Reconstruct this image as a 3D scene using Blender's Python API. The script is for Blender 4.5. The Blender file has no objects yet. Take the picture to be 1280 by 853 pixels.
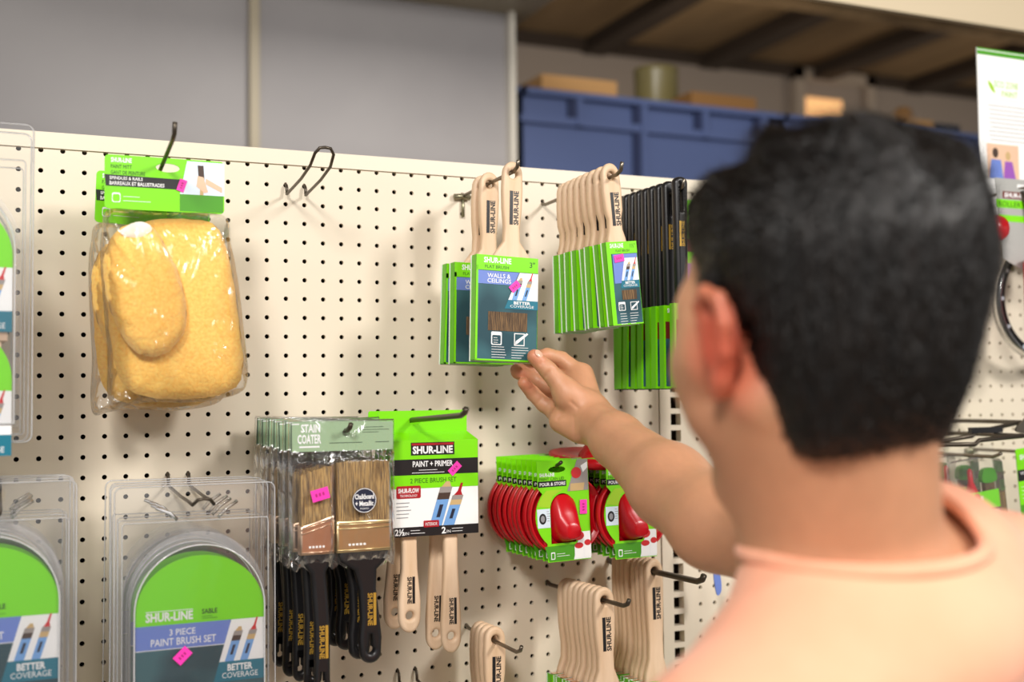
import bpy, math, random
import numpy as np
from mathutils import Matrix, Vector, Euler
random.seed(7); rng = np.random.default_rng(5)
PI = math.pi
C = bpy.context.scene.collection
SC = bpy.context.scene
IN = .0254
Z0 = 1.83                      # height of the pegboard's top row of holes

# ------------------------------------------------------------------ camera
F, RX, RY, RZ = 1461.35, 1.61579162, 0.0114209666, -0.416538567
CO = Vector((-.05037963, -1.5452052, Z0-.3079689))
cam = bpy.data.objects.new('camera', bpy.data.cameras.new('camera')); C.objects.link(cam)
cam.location = CO; cam.rotation_euler = (RX, RY, RZ)
cam.data.sensor_width = 36; cam.data.lens = F/1280*36; cam.data.clip_start = .05
cam.data.dof.use_dof = True; cam.data.dof.focus_distance = 1.50; cam.data.dof.aperture_fstop = 2.8
SC.camera = cam
CM = Euler((RX, RY, RZ)).to_matrix()
def ray(px, py): return CM @ Vector(((px-640)/F, (426.5-py)/F, -1))
def at(px, py, y):             # the point of the plane y seen at a photo pixel
    d = ray(px, py); return CO + d*((y-CO.y)/d.y)
def atd(px, py, t): return CO + ray(px, py)*t

# ------------------------------------------------------------------ light
SC.view_settings.view_transform = 'Standard'; SC.view_settings.look = 'None'
SC.view_settings.gamma = 1; SC.view_settings.use_curve_mapping = False
SC.view_settings.exposure = -0.07
w = bpy.data.worlds.new('World'); SC.world = w; w.use_nodes = True
w.node_tree.nodes['Background'].inputs[0].default_value = (1, .97, .94, 1)
w.node_tree.nodes['Background'].inputs[1].default_value = .5
def area(name, loc, target, sx, sy, power, col=(1, .965, .92)):
    l = bpy.data.lights.new(name, 'AREA'); l.shape = 'RECTANGLE'; l.size = sx; l.size_y = sy
    l.energy = power; l.color = col
    o = bpy.data.objects.new(name, l); C.objects.link(o); o.location = loc
    o.rotation_euler = (Vector(target)-Vector(loc)).to_track_quat('-Z', 'Y').to_euler(); return o
area('aisle_lamp', (-.9, -2.35, 3.05), (.3, 0, 1.4), .4, .5, 60)
area('aisle_lamp', (1.9, -2.35, 2.95), (.7, 0, 1.4), .4, .5, 56)
area('aisle_lamp', (.2, -3.3, 3.05), (.4, 0, 1.1), 1.2, .5, 26)
def fill_point(name, loc, power, col=(1, .86, .68)):
    l = bpy.data.lights.new(name, 'POINT'); l.energy = power; l.color = col; l.shadow_soft_size = .15
    o = bpy.data.objects.new(name, l); C.objects.link(o); o.location = loc
fill_point('storeroom_fill', (4.2, 4.7, 3.0), 55); fill_point('storeroom_fill', (8.0, 5.0, 3.0), 45)  # added points hidden behind the bins to brighten far wall and ceiling
area('storeroom_lamp', (1.2, .9, 3.3), (1.6, 2.6, 2.4), .6, .4, 26, (1, .95, .88))

# ------------------------------------------------------------------ materials
M = {}
def mat(name, col, rough=.5, metal=0, spec=.5, **k):
    m = bpy.data.materials.new(name); m.use_nodes = True
    b = m.node_tree.nodes['Principled BSDF']
    b.inputs['Base Color'].default_value = (*col, 1); b.inputs['Roughness'].default_value = rough
    b.inputs['Metallic'].default_value = metal; b.inputs['Specular IOR Level'].default_value = spec
    for a, v in k.items(): b.inputs[a.replace('_', ' ')].default_value = v
    M[name] = m; return m
def srgb(r, g, b):
    f = lambda c: (c/255/12.92 if c/255 <= .04045 else ((c/255+.055)/1.055)**2.4)
    return (f(r), f(g), f(b))
def nodes(m): return m.node_tree.nodes, m.node_tree.links, m.node_tree.nodes['Principled BSDF']
def vary(name, c2, scale=(20, 20, 20), detail=3, lo=.35, hi=.65, bump=0, bscale=1, coord='Object'):
    """mix a second colour in by stretched noise, with an optional bump"""
    m = M[name]; n, l, b = nodes(m)
    tc = n.new('ShaderNodeTexCoord'); mp = n.new('ShaderNodeMapping'); mp.inputs['Scale'].default_value = scale
    nz = n.new('ShaderNodeTexNoise'); nz.inputs['Scale'].default_value = 1; nz.inputs['Detail'].default_value = detail
    cr = n.new('ShaderNodeValToRGB'); cr.color_ramp.elements[0].position = lo; cr.color_ramp.elements[1].position = hi
    cr.color_ramp.elements[0].color = b.inputs['Base Color'].default_value[:]; cr.color_ramp.elements[1].color = (*c2, 1)
    l.new(tc.outputs[coord], mp.inputs[0]); l.new(mp.outputs[0], nz.inputs[0]); l.new(nz.outputs[0], cr.inputs[0])
    l.new(cr.outputs[0], b.inputs['Base Color'])
    if bump:
        bp = n.new('ShaderNodeBump'); bp.inputs['Strength'].default_value = bump; bp.inputs['Distance'].default_value = bscale
        l.new(nz.outputs[0], bp.inputs['Height']); l.new(bp.outputs[0], b.inputs['Normal'])
    return m
mat('board', srgb(228, 216, 196), .42); vary('board', srgb(222, 209, 188), (3, 3, 3))
mat('board_rail', srgb(226, 214, 194), .4)
mat('hole_dark', srgb(52, 38, 26), .9)
mat('green', srgb(124, 218, 8), .32); mat('green_dark', srgb(72, 150, 26), .35); mat('green_yellow', srgb(160, 205, 40), .32)
mat('green_side', srgb(104, 196, 14), .4)
mat('white', srgb(236, 236, 236), .35); mat('paper_white', srgb(240, 240, 238), .5); mat('grey_line', srgb(140, 140, 145), .5)
mat('black_ink', srgb(26, 24, 26), .35); mat('green_ink', srgb(40, 92, 16), .4); mat('blue_band', srgb(108, 132, 204), .35)
mat('teal', srgb(18, 112, 134), .35); mat('teal_dark', srgb(34, 70, 80), .3); vary('teal_dark', srgb(54, 98, 106), (22, 22, 22), 0, .42, .6)
mat('navy', srgb(36, 42, 62), .3); mat('brush_blue', srgb(112, 160, 216), .4); mat('brush_tan', srgb(196, 166, 116), .5)
mat('pic_grey', srgb(150, 142, 138), .4); mat('pic_brown', srgb(66, 46, 36), .5); mat('label_red', srgb(168, 22, 34), .35)
mat('pink', srgb(246, 56, 178), .5); mat('price_ink', srgb(176, 30, 120), .5)
mat('pale_blue', srgb(212, 226, 238), .4); mat('skin_pic', srgb(226, 186, 156), .5); mat('brown_band', srgb(110, 40, 28), .4); mat('purple', srgb(150, 84, 176), .4)
mat('wood', srgb(232, 203, 172), .5); vary('wood', srgb(215, 182, 146), (60, 60, 9), 4)
mat('black_plastic', srgb(26, 25, 27), .33); mat('gold_ink', srgb(190, 150, 60), .35, .3)
mat('gold_metal', srgb(238, 218, 170), .3, 1); mat('copper_metal', srgb(238, 204, 176), .28, 1)
mat('bristle', srgb(172, 138, 82), .6); vary('bristle', srgb(84, 60, 32), (700, 700, 9), 3, .38, .68, .4, .002)
mat('bristle_dark', srgb(58, 40, 26), .6); vary('bristle_dark', srgb(138, 106, 66), (1700, 1700, 60), 3, .4, .7, .5, .002)
mat('steel', srgb(120, 112, 100), .3, .9); mat('dark_wire', srgb(84, 76, 66), .38, .75); mat('zinc', srgb(150, 146, 120), .35, .8)
mat('red_plastic', srgb(196, 10, 26), .28); mat('red_photo', srgb(200, 40, 44), .4)
mat('mitt', srgb(255, 212, 112), .9, Sheen_Weight=.5); vary('mitt', srgb(250, 186, 84), (260, 260, 260), 3, .3, .75, .6, .002)
mat('mitt_white', srgb(246, 238, 224), .8)
mat('sage', srgb(150, 176, 140), .4); mat('sage_dark', srgb(70, 88, 70), .4)
mat('grey_card', srgb(168, 168, 164), .4); mat('blue_bin', srgb(88, 104, 150), .45); mat('blue_bin_shade', srgb(40, 50, 86), .5)
mat('cardboard', srgb(196, 150, 96), .8); mat('cardboard_dark', srgb(150, 108, 60), .8); mat('drum', srgb(122, 112, 70), .35)
mat('partition', srgb(160, 156, 156), .55); vary('partition', srgb(146, 142, 143), (1.2, 1.2, 1.2), 4)
mat('trim_beige', srgb(170, 158, 134), .5); mat('trim_pale', srgb(206, 200, 188), .5)
mat('far_trim', srgb(168, 154, 140), .6); mat('far_wall', srgb(150, 138, 128), .7); mat('deck', srgb(136, 112, 80), .8); vary('deck', srgb(100, 80, 54), (2, .4, 1), 4); mat('beam', srgb(52, 40, 30), .8)
mat('floor', srgb(150, 142, 130), .35); vary('floor', srgb(138, 130, 118), (2, 2, 2)); mat('header_beige', srgb(226, 208, 176), .5)
mat('rack', srgb(40, 46, 60), .5); mat('trousers', srgb(44, 50, 66), .8); mat('shoe', srgb(30, 28, 28), .5)
m = mat('lit_pane', srgb(250, 190, 120), .3); n, l, b = nodes(m); b.inputs['Emission Color'].default_value = (1, .55, .24, 1); b.inputs['Emission Strength'].default_value = .8
m = mat('shirt', srgb(251, 180, 146), .85, Sheen_Weight=.2); vary('shirt', srgb(247, 170, 135), (14, 14, 14), 4, .3, .7, .25, .01)
# skin: an anatomical tint attribute reddens ears, knuckles and finger pads
m = mat('skin', srgb(206, 150, 112), .48, Subsurface_Weight=.12, Subsurface_Scale=.01)
n, l, b = nodes(m); b.inputs['Subsurface Radius'].default_value = (1, .35, .2)
a = n.new('ShaderNodeAttribute'); a.attribute_name = 'tint'
mx = n.new('ShaderNodeMixRGB'); mx.inputs[1].default_value = (*srgb(206, 150, 114), 1); mx.inputs[2].default_value = (*srgb(208, 92, 68), 1)
nz = n.new('ShaderNodeTexNoise'); nz.inputs['Scale'].default_value = 60; nz.inputs['Detail'].default_value = 5
m2 = n.new('ShaderNodeMixRGB'); m2.blend_type = 'MULTIPLY'; m2.inputs[0].default_value = .16
bp = n.new('ShaderNodeBump'); bp.inputs['Strength'].default_value = .25; bp.inputs['Distance'].default_value = .002
l.new(a.outputs['Fac'], mx.inputs[0]); l.new(mx.outputs[0], m2.inputs[1]); l.new(nz.outputs[0], m2.inputs[2]); l.new(m2.outputs[0], b.inputs['Base Color'])
l.new(nz.outputs[0], bp.inputs['Height']); l.new(bp.outputs[0], b.inputs['Normal'])
mat('nail', srgb(226, 176, 152), .25); mat('lips', srgb(176, 96, 84), .4); mat('eye_white', srgb(232, 228, 222), .2); mat('iris', srgb(50, 32, 22), .2)
m = mat('hair', srgb(10, 7, 6), .40, spec=.35); vary('hair', srgb(26, 20, 17), (160, 160, 26), 4, .35, .7, .8, .006)
def clear(name, body=.05, gl=.9, rough=.06, tint=(1, 1, 1), bump=0, bs=30, st=(1, 1, 1)):
    """thin clear plastic sheet: see-through, glossy at grazing angles, a trace of milkiness"""
    m = bpy.data.materials.new(name); m.use_nodes = True; n = m.node_tree.nodes; l = m.node_tree.links; n.clear()
    o = n.new('ShaderNodeOutputMaterial'); t = n.new('ShaderNodeBsdfTransparent'); t.inputs[0].default_value = (*tint, 1)
    g = n.new('ShaderNodeBsdfGlossy'); g.inputs['Roughness'].default_value = rough
    d = n.new('ShaderNodeBsdfDiffuse'); d.inputs[0].default_value = (.8, .8, .82, 1)
    a = n.new('ShaderNodeMixShader'); a.inputs[0].default_value = body; l.new(t.outputs[0], a.inputs[1]); l.new(d.outputs[0], a.inputs[2])
    fr = n.new('ShaderNodeFresnel'); fr.inputs[0].default_value = 1.5
    mu = n.new('ShaderNodeMath'); mu.operation = 'MULTIPLY_ADD'; mu.inputs[1].default_value = gl; mu.inputs[2].default_value = .02; l.new(fr.outputs[0], mu.inputs[0])
    x = n.new('ShaderNodeMixShader'); l.new(mu.outputs[0], x.inputs[0]); l.new(a.outputs[0], x.inputs[1]); l.new(g.outputs[0], x.inputs[2]); l.new(x.outputs[0], o.inputs[0])
    if bump:
        tc = n.new('ShaderNodeTexCoord'); nz = n.new('ShaderNodeTexNoise'); nz.inputs['Scale'].default_value = bs; nz.inputs['Detail'].default_value = 2
        nz.inputs['Distortion'].default_value = 1.2
        b = n.new('ShaderNodeBump'); b.inputs['Strength'].default_value = bump; b.inputs['Distance'].default_value = .02
        mp = n.new('ShaderNodeMapping'); mp.inputs['Scale'].default_value = st; mp.inputs['Rotation'].default_value = (0, .35, 0)
        l.new(tc.outputs['Object'], mp.inputs[0]); l.new(mp.outputs[0], nz.inputs[0]); l.new(nz.outputs[0], b.inputs['Height']); l.new(b.outputs[0], g.inputs['Normal'])
    M[name] = m
clear('clear_shell', .028, .55, .09, (.985, .985, .985), .1, 9)
clear('clear_rib', .05, .9, .10, (.975, .975, .975))
clear('sheen_side', .16, .35, .12, (.99, .99, .99))  # whitened body stands in for light caught on the dome sides
clear('sheen_edge', .6, 1.0, .12, (.98, .98, .98))  # white body paints the highlights along the curved plastic rims
clear('clear_bag', .010, .6, .11, (.992, .992, .992), .6, 34, (1, 1, .3))
clear('window_glass', .02, 1, .03)

# ------------------------------------------------------------------ mesh helpers
_t = {}
def text_geo(s, bold=0):
    if (s, bold) not in _t:
        c = bpy.data.curves.new('t', 'FONT'); c.body = s; c.size = 1; c.offset = bold; c.resolution_u = 2
        o = bpy.data.objects.new('t', c); C.objects.link(o)
        dg = bpy.context.evaluated_depsgraph_get(); me = bpy.data.meshes.new_from_object(o.evaluated_get(dg))
        v = np.array([tuple(q.co) for q in me.vertices]) if len(me.vertices) else np.zeros((0, 3))
        f = [tuple(p.vertices) for p in me.polygons]
        bpy.data.objects.remove(o); bpy.data.curves.remove(c); bpy.data.meshes.remove(me)
        _t[(s, bold)] = (v[:, :2], f)
    return _t[(s, bold)]
def sheet_geo(outer, holes=(), depth=0, bevel=0, res=2):
    """flat outline with real holes, given thickness and rounded edges; returns x/z verts with y thickness"""
    c = bpy.data.curves.new('s', 'CURVE'); c.dimensions = '2D'; c.fill_mode = 'BOTH'
    c.extrude = max(depth/2-bevel, 0); c.bevel_depth = bevel; c.bevel_resolution = res; c.offset = -bevel
    for lp in [outer, *holes]:
        sp = c.splines.new('POLY'); sp.points.add(len(lp)-1); sp.use_cyclic_u = True
        for p, q in zip(sp.points, lp): p.co = (q[0], q[1], 0, 1)
    o = bpy.data.objects.new('s', c); C.objects.link(o)
    dg = bpy.context.evaluated_depsgraph_get(); me = bpy.data.meshes.new_from_object(o.evaluated_get(dg))
    v = [(q.co.x, -q.co.z, q.co.y) for q in me.vertices]; f = [tuple(p.vertices) for p in me.polygons]
    bpy.data.objects.remove(o); bpy.data.curves.remove(c); bpy.data.meshes.remove(me)
    return v, f
def arc(cx, cz, rx, rz, a0, a1, n=10): return [(cx+rx*math.cos(math.radians(a0+(a1-a0)*i/n)), cz+rz*math.sin(math.radians(a0+(a1-a0)*i/n))) for i in range(n+1)]
def rrect(x0, z0, x1, z1, r, n=5): return arc(x1-r, z0+r, r, r, -90, 0, n)+arc(x1-r, z1-r, r, r, 0, 90, n)+arc(x0+r, z1-r, r, r, 90, 180, n)+arc(x0+r, z0+r, r, r, 180, 270, n)
class MB:
    """collects shapes in the frame x right, y into the board, z up; build() links them as one mesh"""
    def __init__(s): s.v = []; s.f = []; s.m = []; s.sm = []; s.slots = []
    def add(s, v, f, mt, smooth=False):
        if mt not in s.slots: s.slots.append(mt)
        k = len(s.v); s.v += [tuple(q) for q in v]; i = s.slots.index(mt)
        for q in f: s.f.append(tuple(a+k for a in q)); s.m.append(i); s.sm.append(smooth)
        return s
    def box(s, x0, x1, y0, y1, z0, z1, mt):
        v = [(x, y, z) for x in (x0, x1) for y in (y0, y1) for z in (z0, z1)]
        return s.add(v, [(0, 1, 3, 2), (4, 6, 7, 5), (0, 4, 5, 1), (2, 3, 7, 6), (0, 2, 6, 4), (1, 5, 7, 3)], mt)
    def poly(s, pts, y, mt): return s.add([(a, y, b) for a, b in pts], [tuple(range(len(pts)))], mt)
    def rect(s, x0, z0, x1, z1, y, mt): return s.poly([(x0, z0), (x1, z0), (x1, z1), (x0, z1)], y, mt)
    def sheet(s, outer, y, mt, holes=(), depth=0, bevel=0, smooth=False, res=2):
        v, f = sheet_geo(outer, holes, depth, bevel, res); return s.add([(a, b+y, c) for a, b, c in v], f, mt, smooth)
    def text(s, t, x0, z0, x1, z1, y, mt, bold=0, rot=0):
        """fit text in the box; rot 90 reads upward, -90 downward"""
        v, f = text_geo(t, bold)
        if not len(v): return s
        a, b = v.min(0), v.max(0); u = (v-a)/(b-a)
        if rot == 90: u = np.stack([1-u[:, 1], u[:, 0]], 1)
        if rot == -90: u = np.stack([u[:, 1], 1-u[:, 0]], 1)
        return s.add([(x0+(x1-x0)*p[0], y, z0+(z1-z0)*p[1]) for p in u], f, mt)
    def tube(s, pts, r, mt, n=8, caps=True):
        P = [Vector(p) for p in pts]; R = r if isinstance(r, (list, tuple)) else [r]*len(P)
        vs = []; up = None
        for i, p in enumerate(P):
            d = (P[min(i+1, len(P)-1)]-P[max(i-1, 0)]).normalized()
            if up is None: up = Vector((0, 0, 1)) if abs(d.z) < .9 else Vector((1, 0, 0))
            a = d.cross(up).normalized(); b2 = a.cross(d).normalized(); up = b2
            vs += [p+(a*math.cos(2*PI*j/n)+b2*math.sin(2*PI*j/n))*R[i] for j in range(n)]
        f = [(i*n+j, i*n+(j+1) % n, (i+1)*n+(j+1) % n, (i+1)*n+j) for i in range(len(P)-1) for j in range(n)]
        if caps: f += [tuple(range(n))[::-1], tuple(range((len(P)-1)*n, len(P)*n))]
        return s.add(vs, f, mt, True)
    def lathe(s, prof, mt, n=40, axis='y', c=(0, 0, 0), sc=(1, 1)):
        """profile of (radius, offset along the axis)"""
        vs = []
        for r, h in prof:
            for j in range(n):
                a = 2*PI*j/n; u, v2 = r*math.cos(a)*sc[0], r*math.sin(a)*sc[1]
                vs.append((c[0]+u, c[1]+h, c[2]+v2) if axis == 'y' else (c[0]+u, c[1]+v2, c[2]+h))
        k = len(prof)
        f = [(i*n+j, i*n+(j+1) % n, (i+1)*n+(j+1) % n, (i+1)*n+j) for i in range(k-1) for j in range(n)]
        return s.add(vs, f, mt, True)
    def pillow(s, outline, y, t, mt, rings=14, rough=.0015, front=1, seed=0):
        """plump closed shape over a 2D outline"""
        O = np.array(outline, float); c = O.mean(0); r = np.random.default_rng(seed); n = len(O); vs = []; f = []
        for side in (-1, 1):
            base = len(vs)
            for i in range(rings+1):
                a = i/rings; h = t/2*(1-a**3.2)**.5
                for p in O:
                    q = c+(p-c)*a; e = r.normal(0, rough)*a if i < rings else 0
                    vs.append((q[0]+r.normal(0, rough*.5)*a, y+side*h+e, q[1]+r.normal(0, rough*.5)*a))
            for i in range(rings):
                for j in range(n):
                    q = (base+i*n+j, base+i*n+(j+1) % n, base+(i+1)*n+(j+1) % n, base+(i+1)*n+j)
                    f.append(q if side < 0 else q[::-1])
        return s.add(vs, f, mt, True)
    def mesh(s, name):
        me = bpy.data.meshes.new(name); me.from_pydata(s.v, [], s.f)
        for q in s.slots: me.materials.append(M[q])
        me.polygons.foreach_set('material_index', s.m); me.polygons.foreach_set('use_smooth', s.sm); me.update(); return me
    def build(s, name, parent=None, loc=None):
        o = bpy.data.objects.new(name, s.mesh(name)); C.objects.link(o)
        if parent: o.parent = parent
        if loc: o.location = loc
        return o
def tag(o, label, cat, group=None):
    o['label'] = label; o['category'] = cat
    if group: o['group'] = group
    return o
def thing(name, label, cat, loc=(0, 0, 0), group=None, rot=(0, 0, 0)):
    o = bpy.data.objects.new(name, None); C.objects.link(o); o.location = loc; o.rotation_euler = rot; o.empty_display_size = .02
    return tag(o, label, cat, group)
def dup(root, loc, rot, label, group=None):
    def cp(o, par):
        c = o.copy(); C.objects.link(c)
        if par: c.parent = par
        for ch in kids.get(o, []): cp(ch, c)
        return c
    kids = {}
    for o in list(C.objects):
        if o.parent: kids.setdefault(o.parent, []).append(o)
    r = cp(root, None); r.location = loc; r.rotation_euler = rot; r['label'] = label
    if group: r['group'] = group
    elif 'group' in r: del r['group']
    return r
def structure(o): o['kind'] = 'structure'; return o
def P(x, y, z): return Vector((x, y, z+Z0))

# ------------------------------------------------------------------ setting
structure(MB().box(-4, 14, -5, 9, -.05, 0, 'floor').build('floor'))
b = MB(); b.box(-4, 14, -5, 9, 4.46, 4.56, 'deck'); ce = structure(b.build('ceiling'))
for k, x in enumerate(np.arange(-2.5, 13, 1.15)):
    structure(MB().box(x, x+.2, -5, 7, 4.34, 4.46, 'beam').build('trim_%d' % (k+10)))
for k, y in enumerate((3.4, 5.2)):
    structure(MB().box(-4, 14, y, y+.06, 4.28, 4.34, 'deck').build('trim_%d' % (k+40)))
structure(MB().box(-4, 14, 7, 7.15, 0, 4.46, 'far_wall').build('wall_back'))
structure(MB().box(-4, 14, 6.93, 7, 4.36, 4.46, 'beam').build('trim_60'))
b = MB().box(-4, at(645, 100, 2.4).x, 2.4, 2.5, 0, Z0+1.11, 'partition'); structure(b.build('wall_left'))
c0 = at(318, 100, 2.38)
structure(MB().box(c0.x-.016, c0.x+.016, 2.37, 2.4, 0, Z0+1.11, 'trim_beige').build('trim_1'))
structure(MB().box(at(638, 100, 2.36).x, at(645, 100, 2.36).x, 2.36, 2.4, 0, Z0+1.11, 'trim_pale').build('trim_2'))
structure(MB().box(-4, 1.78, 1.67, 2.52, Z0+1.11, Z0+1.17, 'trim_beige').build('trim_3'))  # overhang deepened out of view to shade the top of the partition
# window in the far wall
wa, wb = at(988, 86, 6.98), at(1088, 150, 6.98)
wn = structure(thing('window_1', '', '')); del wn['label']; del wn['category']
b = MB(); x0, x1, z1, z0 = wa.x, wb.x, wa.z, wb.z-.55
for q in ((x0, x0+.1, z0, z1), (x1-.1, x1, z0, z1), (x0, x1, z1-.1, z1), (x0, x1, z0, z0+.1), (x0, x1, z1-.55, z1-.47)): b.box(q[0], q[1], 6.9, 7, q[2], q[3], 'far_trim')
b.build('window_frame', wn); MB().box(x0+.1, x1-.1, 6.97, 6.99, z0+.1, z1-.1, 'far_wall').build('blind', wn)
pa, pb = at(1003, 121, 6.95), at(1052, 142, 6.95)
MB().box(pa.x, pb.x, 6.94, 6.96, pb.z-.12, pa.z, 'lit_pane').build('pane', wn)
hp = [at(1010, 0, .5), at(1280, 22, .5)]
hd = MB().box(-2.2, 6, .485, .5, hp[0].z, hp[0].z+.16, 'header_beige').box(-2.2, 6, .5, .56, hp[0].z+.06, hp[0].z+.16, 'header_beige')
hd.box(-2.2, -2.14, .485, .56, 0, hp[0].z+.1, 'header_beige').box(5.9, 5.96, .485, .56, 0, hp[0].z+.1, 'header_beige')
hd = tag(hd.build('overhead_beam'), 'beige horizontal beam crossing above and behind the pegboard, at the top right', 'beam')

# ------------------------------------------------------------------ pegboard
XL, XJ, XR = -12.5*IN, 34.55*IN, 37.0*IN
gd = thing('pegboard_display', 'long cream pegboard shelving unit with a top rail and slotted upright', 'pegboard', (0, 0, 0))
def panel(i0, nc, off, nr, xa, xb, ztop, zbot):
    n = 12; vs = []; fs = []; r = .0031
    xs = [(off+i)*IN for i in range(i0, i0+nc)]
    for ix, x in enumerate(xs):
        for j in range(nr):
            z = Z0-j*IN; k = len(vs); h = IN/2
            for a in range(n):
                t = 2*PI*a/n+PI/n; cx, sx = math.cos(t), math.sin(t); mq = h/max(abs(cx), abs(sx))
                vs += [(x+cx*mq, 0, z+sx*mq), (x+cx*r, 0, z+sx*r), (x+cx*r, .005, z+sx*r)]
            cc = len(vs); vs += [(x+sx*h, 0, z+sz*h) for sx, sz in ((1, 1), (-1, 1), (-1, -1), (1, -1))]
            for a in range(n):
                p, q = k+3*a, k+3*((a+1) % n)
                fs.append((p, p+1, q+1, q)); fs.append((p+1, p+2, q+2, q+1))
            for c_, a in enumerate((1, 4, 7, 10)): fs.append((k+3*a, k+3*((a+1) % n), cc+c_))
    b = MB().add(vs, fs, 'board')
    xm0, xm1 = xs[0]-IN/2, xs[-1]+IN/2; zm0, zm1 = Z0-(nr-.5)*IN, Z0+IN/2
    b.rect(xa, zbot, xb, zm0, 0, 'board')
    if xa < xm0: b.rect(xa, zm0, xm0, zm1, 0, 'board')
    if xm1 < xb: b.rect(xm1, zm0, xb, zm1, 0, 'board')
    return b.build('pegboard_panel', gd)
panel(-12, 47, 0, 46, XL, XJ, Z0, .12)
panel(0, 46, 37.28, 46, XR-.004, (37.28+45.6)*IN, Z0, .12)
ZT = Z0+.0225
MB().box(XL-.03, (37.28+46)*IN, -.0025, .05, Z0+.0025, ZT, 'board_rail').build('top_rail', gd)
MB().box(XL-.03, (37.28+46)*IN, .045, .05, 0, Z0+.003, 'hole_dark').build('back_panel', gd)
b = MB().box(XJ+.002, XR-.006, .032, .04, 0, Z0, 'hole_dark')
ys = Z0-.0
for x0, x1 in ((XJ+.0015, 35.35*IN), (36.05*IN, XR-.0055)): b.box(x0, x1, -.002, .012, .1, Z0+.002, 'board_rail')
for j in range(64):
    z = Z0-j*IN-.006; b.box(35.35*IN, 36.05*IN, -.002, .012, z-.0055, z+.0025, 'board_rail')
b.build('slotted_upright', gd)
MB().box(XL-.03, (37.28+46)*IN, -.42, .05, 0, .1, 'board_rail').box(XL-.03, (37.28+46)*IN, -.44, .05, .1, .13, 'board').build('base_deck', gd)

# ------------------------------------------------------------------ hooks
def peg_hook(x, z, tip, label, up=.014, rise=0.0, r=.0028, mt='steel', plate=True, group=None):
    """straight rod standing out of the board, its tip bent upward"""
    t = thing('peg_hook', label, 'hook', P(x, 0, z), group)
    b = MB().tube([(0, .02, .012), (0, .004, .004), (0, -.01, 0), (0, tip*.5, rise*.5), (0, tip+.012, rise), (0, tip, rise+.004), (0, tip-.004, rise+up)], r, mt); b.build('rod', t)
    if plate:
        p = MB().tube([(-.014, -.004, -.002), (.0, -.006, -.001), (.010, -.004, -.002)], .0042, 'zinc'); p.tube([(0, -.003, -.002), (0, -.003, -.03)], .0024, 'zinc'); p.build('base_plate', t)
    return t
def double_hook(x, z, reach, label, rise=.045, r=.002):
    t = thing('double_wire_hook', label, 'hook', P(x, 0, z)); b = MB(); w_ = IN
    for q in (0, w_): b.tube([(q, .02, .006), (q, .003, .004), (q, -.006, -.002), (q, -.008, -.014)], r, 'dark_wire')
    pts = [(0, -.008, -.013), (0, -reach*.55, rise*.35-.013), (0, -reach*.85, rise*.62-.010), (.001, -reach*.97, rise-.006), (.006, -reach, rise), (w_/2, -reach, rise+.001), (w_-.006, -reach, rise), (w_-.001, -reach*.97, rise-.006), (w_, -reach*.85, rise*.62-.010), (w_, -reach*.55, rise*.35-.013), (w_, -.008, -.013)]
    b.tube(pts, r, 'dark_wire'); b.build('wire', t); return t

# ------------------------------------------------------------------ printed graphics
def lines(b, x0, z, wd, n, dz, y, mt='white', h=.0006, seed=1):
    r = random.Random(seed)
    for i in range(n): b.rect(x0, z-i*dz, x0+wd*(.55+.45*r.random()), z-i*dz+h, y, mt)
def brush_pic(b, x, z, L, wd, lean, y, cap, stem=None):
    """printed picture of a paint brush loaded with blue, leaning right"""
    def q(u0, u1, v0, v1, mt, dy=0, k0=1, k1=1):
        cx = lambda v: x+lean*v; m0 = (u0+u1)/2; h0 = (u1-u0)/2
        b.poly([(cx(v0)+(m0-h0*k0)*wd, z+v0*L), (cx(v0)+(m0+h0*k0)*wd, z+v0*L), (cx(v1)+(m0+h0*k1)*wd, z+v1*L), (cx(v1)+(m0-h0*k1)*wd, z+v1*L)], y-dy, mt)
    q(0, 1, 0, .62, 'brush_blue'); q(0, 1, .62, .78, cap, .0001); q(0, 1, .78, .92, 'pic_grey', .0001)
    q(0, 1, .92, 1.05, stem or 'brush_tan', .0001, .8, .3)
    if stem: q(0, 1, 1.05, 1.3, stem, .0001, .3, .2)
    q(.35, .65, .2, .5, 'navy', .0002)
def can_icon(b, x, z, s, y):
    b.sheet(rrect(x, z, x+s, z+s*1.15, s*.12), y, 'white', [rrect(x+s*.1, z+s*.08, x+s*.9, z+s*.85, s*.1)]); lines(b, x+s*.22, z+s*.6, s*.55, 3, s*.2, y, seed=3)
def tick_icon(b, x, z, s, y):
    b.sheet([(x, z), (x+s, z), (x+s, z+s*1.1), (x, z+s*1.1)], y, 'white', [[(x+s*.08, z+s*.08), (x+s*.92, z+s*.08), (x+s*.92, z+s*1.02), (x+s*.08, z+s*1.02)]])
    b.poly([(x+s*.1, z+s*.1), (x+s*.35, z+s*.2), (x+s*1.35, z+s*1.05), (x+s*1.2, z+s*1.15), (x+s*.15, z+s*.4)], y-.0001, 'white')
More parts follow.
